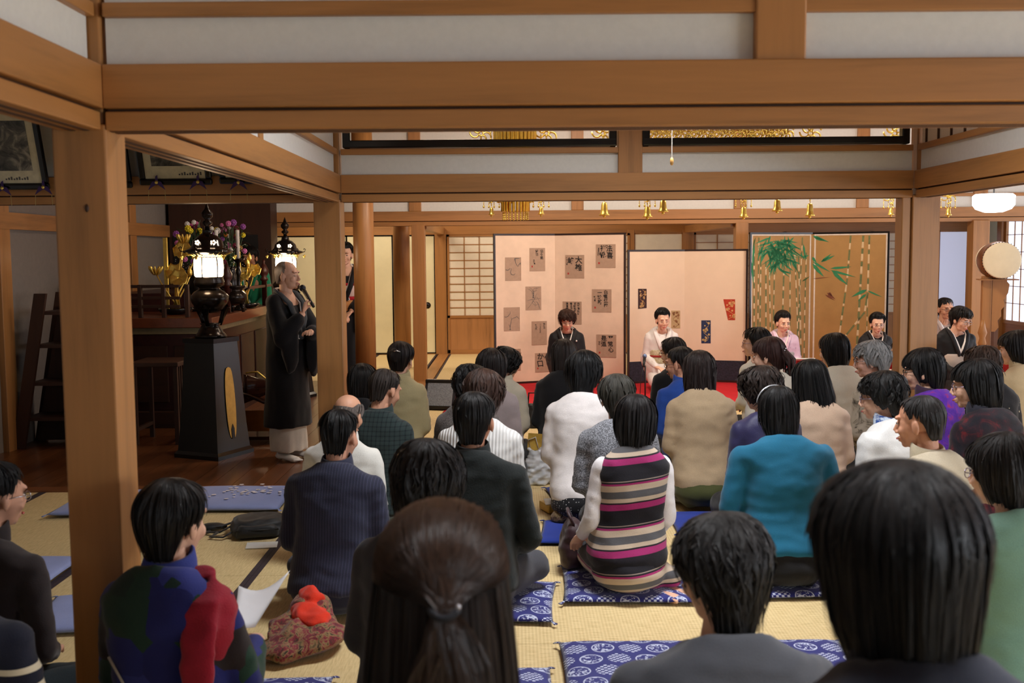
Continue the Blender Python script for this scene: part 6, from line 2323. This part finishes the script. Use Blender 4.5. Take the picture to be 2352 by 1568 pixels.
under(STRIPED, 'blue roundel cushion under the woman in striped knit dress', None, .62, .56, .08, .02, math.radians(-2), 3)
under(TEAL, 'blue roundel cushion under the woman in teal sweater', None, .76, .56, .06, .04, math.radians(2), 4)
under(MANBLACK, 'blue roundel cushion under the man in black jacket', None, .66, .56, .12, .04, math.radians(-4), 5)
for x, y, la, sd in ((1298, 1228, 'plain blue cushion edge left of the striped dress', 6), (1590, 1205, 'plain blue cushion corner behind the person in charcoal sweater', 7), (1300, 1140, 'blue cushion under the woman in white jacket', 8), (2020, 1120, 'blue cushion behind the nearest woman at right', 9)):
    q = gnd(x, y, .03)
    cushion(q.x + (.12 if sd == 6 else .15), q.y + .1, la, BLUE, .52, .5, .035, .1 * (sd - 7), sd, 'plain blue cushions')
for x, y, la, sd in ((742, 1545, 'corner of a blue roundel cushion at the bottom left of the tied-back hair', 10), (1256, 1524, 'corner of a blue roundel cushion at the bottom right of the tied-back hair', 11)):
    q = gnd(x, y, .04)
    cushion(q.x + (-.24 if sd == 10 else -.27), q.y - .32, la, None, .6, .6, .05, .06, sd)
# pale blue cushions at the left
PG = 'pale blue cushions at the left'
qa, qb = gnd(104, 1190), gnd(655, 1160)
cushion(-2.57, 6.72, 'pale blue cushion lying left of the other, behind the near post', PALE, .70, .66, .05, .03, 12, PG)
c13 = cushion(-1.83, 6.80, 'pale blue cushion with white blossom print beside the pinstripe suit', PALE, .72, .64, .055, -.02, 13, PG)
m = MB()
rr = random.Random(5)
for k in range(46):
    x, y = rr.gauss(.02, .13), rr.gauss(.05, .09)
    R = rr.uniform(.010, .02)
    pts = [(x + R * (.6 + .4 * abs(math.cos(2.5 * a))) * math.cos(a), y + R * (.6 + .4 * abs(math.cos(2.5 * a))) * math.sin(a), .0605) for a in [2 * math.pi * i / 15 for i in range(15)]]
    m.poly(pts, (0, 0, 1), .0008)
m.obj('blossom_print', plain('blossom_white', (224, 218, 222), .8), c13)['kind'] = 'stuff'
q = gnd(60, 1330)
cushion(q.x - .12, q.y + .02, 'pale blue cushion beside the man in dark brown suit', PALE, .6, .55, .05, .0, 14, PG)
q = gnd(130, 1400)
cushion(q.x + .22, q.y - .1, 'pale blue cushion peeping out beside the near post', PALE, .5, .5, .045, .1, 15, PG)
cushion(-1.42, 2.95, 'pale blue cushion at the lower left corner', PALE, .6, .6, .06, .0, 16, PG)


# ---- soft shapes
def soft(name, mb, mat, parent=None, vox=.012, it=5, wr=.01, sc=9, seed=1):
    me = remesh(mb, vox, it)
    if wr:
        wrinkle(me, wr, sc, seed)
    me.materials.append(mat)
    return link(name, smooth(me), parent)


q = gnd(590, 1230)
t = thing('backpack', 'black backpack lying beside the pinstripe suit', 'bag', (q.x, q.y + .05, .004), .25)
NYL = cloth('black_nylon', (20, 21, 23), rough=.55, spec=.4)
m = MB().loft([ring((0, 0, z), w, d, 20, 3.5) for z, w, d in ((.0, .15, .13), (.03, .165, .145), (.085, .15, .13), (.10, .12, .10))])
soft('body', m, NYL, t, .011, 4, .012, 9, 3)
m = MB().loft([ring((-.01, -.13, z), w, d, 16, 3) for z, w, d in ((.01, .12, .03), (.05, .12, .04), (.08, .1, .03))])
soft('front_pocket', m, NYL, t, .010, 3, .006, 9, 4)
MB().tube([(-.13, -.15, .055), (0, -.172, .06), (.11, -.15, .055)], .004, 6).obj('zip', BLACKM, t, True)
MB().tube([(-.13, .02, .06), (-.22, .0, .02), (-.30, .05, .012), (-.26, .12, .012), (-.14, .1, .05)], .014, 8, .4).obj('strap', NYL, t, True)
MB().tube([(-.12, -.06, .05), (-.2, -.1, .015), (-.27, -.06, .012), (-.23, .0, .02)], .012, 8, .4).obj('strap', NYL, t, True)
q = gnd(575, 1258)
o = MB().poly([(0, 0, 0), (.17, .02, 0), (.15, .14, 0), (-.02, .12, 0)], (0, 0, 1), .003).obj('paper', WHITEC)
o.location = (q.x - .02, q.y - .03, .003)
tag(o, 'white folded paper under the black backpack', 'paper')
q = gnd(478, 1222)
t = thing('spectacle_case', 'small black pouch left of the black backpack', 'pouch', (q.x + .02, q.y + .02, .003), .3)
soft('pouch_body', MB().ell((0, 0, .025), (.09, .045, .024), 16, 10), NYL, t, .009, 2, .006, 12, 6)
MB().tube([(-.05, -.035, .03), (.05, -.04, .03)], .003, 5).obj('clasp', BRONZE, t, True)

# paper held by the woman with the red shawl
root, P, s_, Hm = SHAWL
pts = []
A = [pix(548, 1345, 3.35), pix(666, 1310, 3.5), pix(585, 1440, 3.25), pix(538, 1425, 3.2)]
m = MB()
rows = []
for j in range(9):
    v = j / 8
    row = []
    for i in range(9):
        u = i / 8
        p = (A[0].lerp(A[1], u)).lerp(A[3].lerp(A[2], u), v)
        p = p + Vector((0, 0, -.03 * math.sin(u * math.pi) * (1 - v))) + Vector((0, -.03 * math.sin(u * math.pi), 0))
        row.append(p)
    rows.append(row)
m.loft(rows, cap=False, closed=False)
o = m.obj('program_sheet', plain('program_paper', (226, 228, 232), .7, var=.02), None, True)
o.modifiers.new('s', 'SOLIDIFY').thickness = .0012
tag(o, 'curled white printed sheet held by the woman with the red shawl', 'paper')
# red shawl on her right shoulder
RED = cloth('red_shawl_wool', (150, 24, 46), bmp=.3, weave=180)
m = MB()
path = [P.sp(.50) + Vector((.06, .09, -.02)), P.sp(.515) + Vector((.105, .0, .012)), P.sp(.48) + Vector((.142, -.08, .0)), P.sp(.36) + Vector((.145, -.122, 0)), P.sp(.2) + Vector((.14, -.13, 0)), P.sp(.02) + Vector((.13, -.17, 0))]
rings = []
for i, p in enumerate(path):
    w = (.04, .055, .06, .055, .05, .045)[i]
    rings.append([p * s_ + Vector((math.cos(a) * w, math.sin(a) * .022, math.sin(a) * .014)) for a in [2 * math.pi * k / 16 for k in range(16)]])
m.loft(rings)
m.ell((P.sh[1] + Vector((.012, -.015, -.05))) * s_, (.056, .082, .12), 18, 12)
soft('shawl', m, RED, root, .011, 6, .010, 8, 9)
root2 = root
MB().tube([Vector(p) * s_ for p in (P.sp(.31) + Vector((-.13, -.11, 0)), P.sp(.2) + Vector((-.05, -.128, 0)), P.sp(.1) + Vector((.0, -.16, 0)), P.sp(.02) + Vector((.06, -.18, 0)))], .004, 6).obj('beaded_cord', plain('bead_cord', (190, 186, 170), .6), root, True)

# brocade bag with orange cloth
q = gnd(690, 1500)
t = thing('brocade_bag', 'brown paisley brocade bag with a bright orange-red cloth on top', 'bag', (q.x + .02, q.y + .06, .004), .5)
BRO = cloth('paisley_brocade', (120, 60, 50), 'blotch', scale=30, stops=[(.36, (52, 40, 30)), (.46, (146, 118, 78)), (.56, (128, 36, 52)), (.68, (66, 48, 34))], bmp=.4)
m = MB().ell((0, .02, .06), (.16, .20, .065), 20, 12)
m.ell((.06, .15, .09), (.09, .11, .09), 16, 10)
m.ell((-.12, -.08, .04), (.11, .1, .04), 16, 10)
soft('bag_body', m, BRO, t, .011, 4, .022, 8, 11)
m = MB().ell((.03, .06, .115), (.075, .14, .04), 18, 10)
m.ell((.065, .15, .16), (.05, .08, .04), 14, 8)
soft('orange_cloth', m, cloth('orange_cloth', (222, 52, 24), bmp=.3), t, .010, 4, .02, 10, 12)

# white plastic bag with gold card
q = gnd(1238, 1118)
t = thing('plastic_bag', 'white translucent plastic shopping bag beside the white jacket', 'bag', (q.x, q.y + .1, .004))
m, nt, b = base_mat('white_plastic_film')
b.inputs['Base Color'].default_value = (.72, .74, .76, 1)
b.inputs['Roughness'].default_value = .25
b.inputs['Alpha'].default_value = .75
FILM = m
mm = MB().loft([ring((0, 0, z), w, d, 20, 2.4) for z, w, d in ((0, .09, .07), (.06, .11, .08), (.14, .10, .07), (.21, .06, .05), (.25, .075, .05))])
soft('bag_body', mm, FILM, t, .010, 3, .03, 12, 14)
mm = MB().tube([(-.05, 0, .23), (-.07, 0, .31), (-.02, 0, .33), (0, 0, .25)], .008, 8, .4)
mm.tube([(.03, 0, .23), (.05, .01, .30), (.08, 0, .29), (.07, 0, .22)], .008, 8, .4)
mm.obj('bag_handle', FILM, t, True)
q2 = pix(1222, 1015, 6.3)
o = MB().poly([(-.07, 0, -.06), (.07, .0, -.06), (.075, .01, .05), (-.06, .02, .06)], (0, 1, 0), .006).obj('gold_card', plain('gold_cardboard', (196, 160, 72), .4, .5))
o.location = (q.x - .01, q.y + .1, .30)
tag(o, 'shiny gold cardboard standing in the white plastic bag', 'card')
# papers on the floor
q = gnd(1290, 1175)
t = thing('gift_box', 'white and gold wrapped box on the floor left of the striped dress', 'box', (q.x, q.y + .05, .004), .35)
bevel(MB().box((-.12, -.08, 0), (.12, .08, .05)).obj('box_body', plain('gold_box', (214, 180, 96), .45, .2), t), .006)
MB().poly([(-.13, -.06, .052), (.10, -.09, .056), (.14, .07, .054), (-.08, .10, .052)], (0, 0, 1), .002).obj('white_wrapper', plain('wrapper', (226, 228, 230), .5), t)
q = gnd(1310, 1215)
t = thing('leopard_bag', 'brown mottled cloth bag beside the striped dress', 'bag', (q.x - .02, q.y + .06, .004))
m = MB().ell((0, 0, .06), (.09, .07, .065), 16, 10)
m.ell((.06, .05, .12), (.05, .04, .06), 12, 8)
soft('bag_body', m, cloth('mottled_brown', (110, 92, 64), 'blotch', scale=22, stops=[(.4, (60, 48, 34)), (.55, (150, 128, 92)), (.65, (96, 40, 40))]), t, .010, 4, .02, 11, 21)
q = gnd(1322, 1330)
t = thing('maroon_bag', 'dark maroon leather bag left of the striped dress', 'bag', (q.x - .0, q.y + .14, .045))
m = MB().loft([ring((0, 0, z), w, d, 18, 3) for z, w, d in ((0, .07, .12), (.1, .075, .12), (.19, .05, .10), (.22, .02, .08))])
soft('bag_body', m, cloth('maroon_leather', (52, 24, 30), rough=.5, spec=.4), t, .010, 4, .014, 8, 22)
MB().tube([(0, -.08, .2), (-.03, -.06, .27), (-.03, .04, .27), (0, .07, .2)], .009, 8).obj('bag_handle', cloth('maroon_leather', (52, 24, 30)), t, True)
q = gnd(1582, 1165)
t = thing('plastic_wrapped_parcel', 'clear plastic bag with dark parcel and yellow-white wrapping paper', 'bag', (q.x, q.y + .12, .004))
m, nt, b = base_mat('clear_plastic')
b.inputs['Base Color'].default_value = (.6, .6, .6, 1)
b.inputs['Roughness'].default_value = .12
b.inputs['Alpha'].default_value = .45
soft('dark_parcel', MB().ell((-.03, 0, .04), (.10, .08, .035), 16, 10), BLACKC, t, .010, 3, .01, 10, 24)
soft('plastic_film', MB().ell((-.02, 0, .05), (.14, .10, .05), 18, 10), m, t, .010, 2, .03, 11, 25)
mm = MB().loft([ring((.10, .03, z), w, d, 14, 2.2) for z, w, d in ((.0, .05, .04), (.08, .05, .04), (.15, .02, .02), (.20, .05, .04))])
soft('wrapping_paper', mm, plain('yellow_white_paper', (232, 214, 130), .3, var=.25, scale=12), t, .009, 1, .02, 14, 26)
q = gnd(1228, 985)
t = thing('black_handbag', 'black leather handbag beside the woman in black jacket', 'bag', (q.x, q.y + .1, .004))
m = MB().loft([ring((0, 0, z), w, d, 18, 3) for z, w, d in ((0, .10, .07), (.12, .10, .06), (.22, .06, .03))])
soft('bag_body', m, cloth('black_leather', (18, 18, 20), rough=.4, spec=.5), t, .011, 3, .012, 9, 31)
MB().tube([(-.06, 0, .2), (-.05, 0, .32), (.05, 0, .32), (.06, 0, .2)], .008, 8).obj('bag_handle', BLACKC, t, True)

# stage equipment
q = gnd(1005, 944)
t = thing('stage_monitor', 'black wedge loudspeaker with grey grille on the red carpet', 'speaker', (q.x, q.y + .06, .012), math.radians(-14))
MB().poly([(-.16, -.02, 0), (-.16, .25, 0), (-.16, .25, .22), (-.16, .10, .30)], (1, 0, 0), .34).obj('cabinet', plain('speaker_black', (26, 28, 38), .5), t)
gm = MB().poly([(-.13, -.005, .035), (.15, -.005, .035), (.15, .088, .265), (-.13, .088, .265)], (0, -.93, .37), .006)
gm.obj('grille', plain('speaker_grille', (140, 148, 160), .5, .5, var=.6, scale=160), t)
for z, y in ((.02, -.012), (.28, .092)):
    MB().box((-.16, y - .012, z - .015), (.18, y + .012, z + .015)).obj('edge_bar', BLACKM, t)
q = gnd(1480, 925)
t = thing('microphone_stand', 'microphone on short stand in front of the performer in white', 'microphone', (pix(1482, 850, 11.0).x, 11.0, .014))
h0 = pix(1482, 822, 11.0).z - .014
MB().lathe([(.09, 0), (.09, .012), (.015, .02)], (0, 0, 0), 16).obj('base', BLACKM, t, True)
MB().tube([(0, 0, .02), (0, 0, h0 - .08)], .008, 8).obj('pole', BLACKM, t, True)
MB().tube([(-.02, -.02, h0 - .09), (.0, .06, h0 - .01)], [.012, .017], 10).obj('microphone_body', BLACKM, t, True)
MB().ell((.004, .08, h0 + .012), (.024, .024, .026), 12, 8).obj('grille', plain('mic_grille_blue', (110, 130, 170), .35, .5, var=.4, scale=300), t, True)
MB().tube([(-.02, -.02, h0 - .1), (-.05, -.03, h0 - .2), (-.06, -.02, .05), (-.1, 0, .012)], .004, 6).obj('cable', BLACKM, t, True)


def bookstand(px, py, d, label, w=.30):
    p = pix(px, py, d)
    t = thing('book_stand', label, 'book stand', (p.x, d, .014), 0, 'lacquer book stands of the performers')
    h = p.z - .014
    LR = plain('red_brown_lacquer', (132, 44, 30), .25)
    MB().poly([(-w / 2, -.10, h), (w / 2, -.10, h), (w / 2, .12, h - .10), (-w / 2, .12, h - .10)], (0, -.3, -.95), .014).obj('desk_board', LR, t)
    MB().poly([(-w / 2 + .02, -.085, h + .002), (w / 2 - .02, -.085, h + .002), (w / 2 - .02, .10, h - .082), (-w / 2 + .02, .10, h - .082)], (0, .4, .9), .012).obj('open_book', WHITEC, t)
    MB().box((-.03, -.02, .03), (.03, .02, h - .05)).obj('stem', LR, t)
    bevel(MB().box((-.12, -.09, 0), (.12, .09, .03)).obj('base', LR, t), .006)


bookstand(1840, 823, 11.3, 'red lacquer book stand in front of the performer in pink')
bookstand(1532, 856, 11.4, 'red lacquer book stand in front of the performer in white', .24)
bookstand(2068, 826, 11.2, 'red lacquer book stand beside the right post', .24)
bookstand(2290, 832, 10.6, 'red lacquer book stand right of the performer with short black hair', .28)
q = gnd(985, 874)
o = MB().poly([(-.09, -.05, 0), (.08, -.06, .004), (.1, .06, 0), (-.07, .07, .006)], (0, 0, 1), .008).obj('paper_bundle', WHITEC)
o.location = (q.x, q.y, .004)
tag(o, 'small bundle of white paper by the rear corner post', 'paper')

# ---- hair ornaments
root, P, s_, Hm = HALFUP
t0 = Vector((.012, -.136, .005))
MB().tube([Hm @ (t0 + Vector((math.cos(a) * .018, math.sin(a) * .012 - .002, .004 * math.cos(a * 2)))) for a in [2 * math.pi * k / 18 for k in range(19)]], .0055, 8).obj('hair_tie', plain('hair_tie_navy', (16, 18, 28), .7), root, True)
MB().ell(Hm @ (t0 + Vector((.02, -.014, .012))), (.0035, .0035, .0035), 8, 6).obj('tie_bead', plain('tie_bead', (190, 190, 196), .2, .6), root, True)
rr = random.Random(3)
vs, fs, uv = [], [], []
for k in range(420):
    ph = rr.uniform(-2.0, 2.0)
    st = Vector((math.sin(ph) * .088 * 1.0, .03 + .055 * rr.random() - abs(ph) * .035, .118 - abs(ph) ** 2 * .022 + rr.uniform(-.01, .004)))
    top = Vector((math.sin(ph) * .075, -.075 - .01 * rr.random(), .085 - abs(ph) * .03))
    end = t0 + Vector((rr.uniform(-.012, .012), rr.uniform(-.010, -.002), rr.uniform(-.006, .01)))
    tl = end + Vector((rr.gauss(0, .022), rr.uniform(-.01, .012), -.12))
    t2 = tl + Vector((rr.gauss(0, .02), rr.uniform(0, .015), -rr.uniform(.1, .24)))
    ctrl = [st, top, end, tl, t2]
    b0 = len(vs)
    N = 16
    uu = rr.random() * 4
    for i in range(N + 1):
        q = i / N * (len(ctrl) - 1)
        j = min(int(q), len(ctrl) - 2)
        f_ = q - j
        p0, p1, p2, p3 = ctrl[max(j - 1, 0)], ctrl[j], ctrl[j + 1], ctrl[min(j + 2, len(ctrl) - 1)]
        p = .5 * ((2 * p1) + (-p0 + p2) * f_ + (2 * p0 - 5 * p1 + 4 * p2 - p3) * f_ ** 2 + (-p0 + 3 * p1 - 3 * p2 + p3) * f_ ** 3)
        # keep outside the hair shell
        C = Vector((0, -.012, .032))
        dlt = p - C
        e = math.sqrt((dlt.x / .094) ** 2 + (dlt.y / .113) ** 2 + (max(dlt.z, 0) / .100) ** 2)
        if e < 1.04 and dlt.length > 1e-4 and dlt.y < .02:
            p = C + Vector((dlt.x * 1.04 / e, dlt.y * 1.04 / e, dlt.z * (1.04 / e if dlt.z > 0 else 1)))
        w = .0032 * (.4 + .6 * math.sin(math.pi * min(1, .15 + i / N)))
        tw = rr.uniform(-.001, .001)
        vs.append(p + Vector((-w, tw, 0)))
        vs.append(p + Vector((w, -tw, 0)))
        uv += [(uu, i / N), (uu + .03, i / N)]
    for i in range(N):
        fs.append((b0 + 2 * i, b0 + 2 * i + 1, b0 + 2 * i + 3, b0 + 2 * i + 2))
hair_object((vs, fs, uv), hairmat((62, 46, 38), .28), Hm, 1.0, root, 'tied_hair')
root, P, s_, Hm = CLIPW
MB().tube([Hm @ Vector(p) for p in ((.0, -.142, .045), (.02, -.138, .05), (.04, -.125, .045))], [.003, .005, .003], 8).obj('hair_clip', plain('silver_clip', (210, 210, 214), .2, .9), root, True)
root, P, s_, Hm = SILVERCLIP
m = MB()
for k in range(6):
    a = 2 * math.pi * k / 6
    m.ell(Hm @ Vector((-.012 + .014 * math.cos(a), -.125 - .006 * math.sin(a), .03 + .014 * math.sin(a))), (.006, .006, .006), 8, 6)
m.obj('hair_clip', plain('silver_clip', (210, 210, 214), .2, .9), root, True)
root, P, s_, Hm = TEAL
MB().tube([Hm @ Vector((.093 * math.cos(a), .03, .035 + .094 * math.sin(a))) for a in [.1 + (math.pi - .2) * k / 16 for k in range(17)]], .0035, 6, 2.0, up=(0, 1, 0)).obj('hairband', plain('silver_band', (200, 206, 214), .25, .6), root, True)
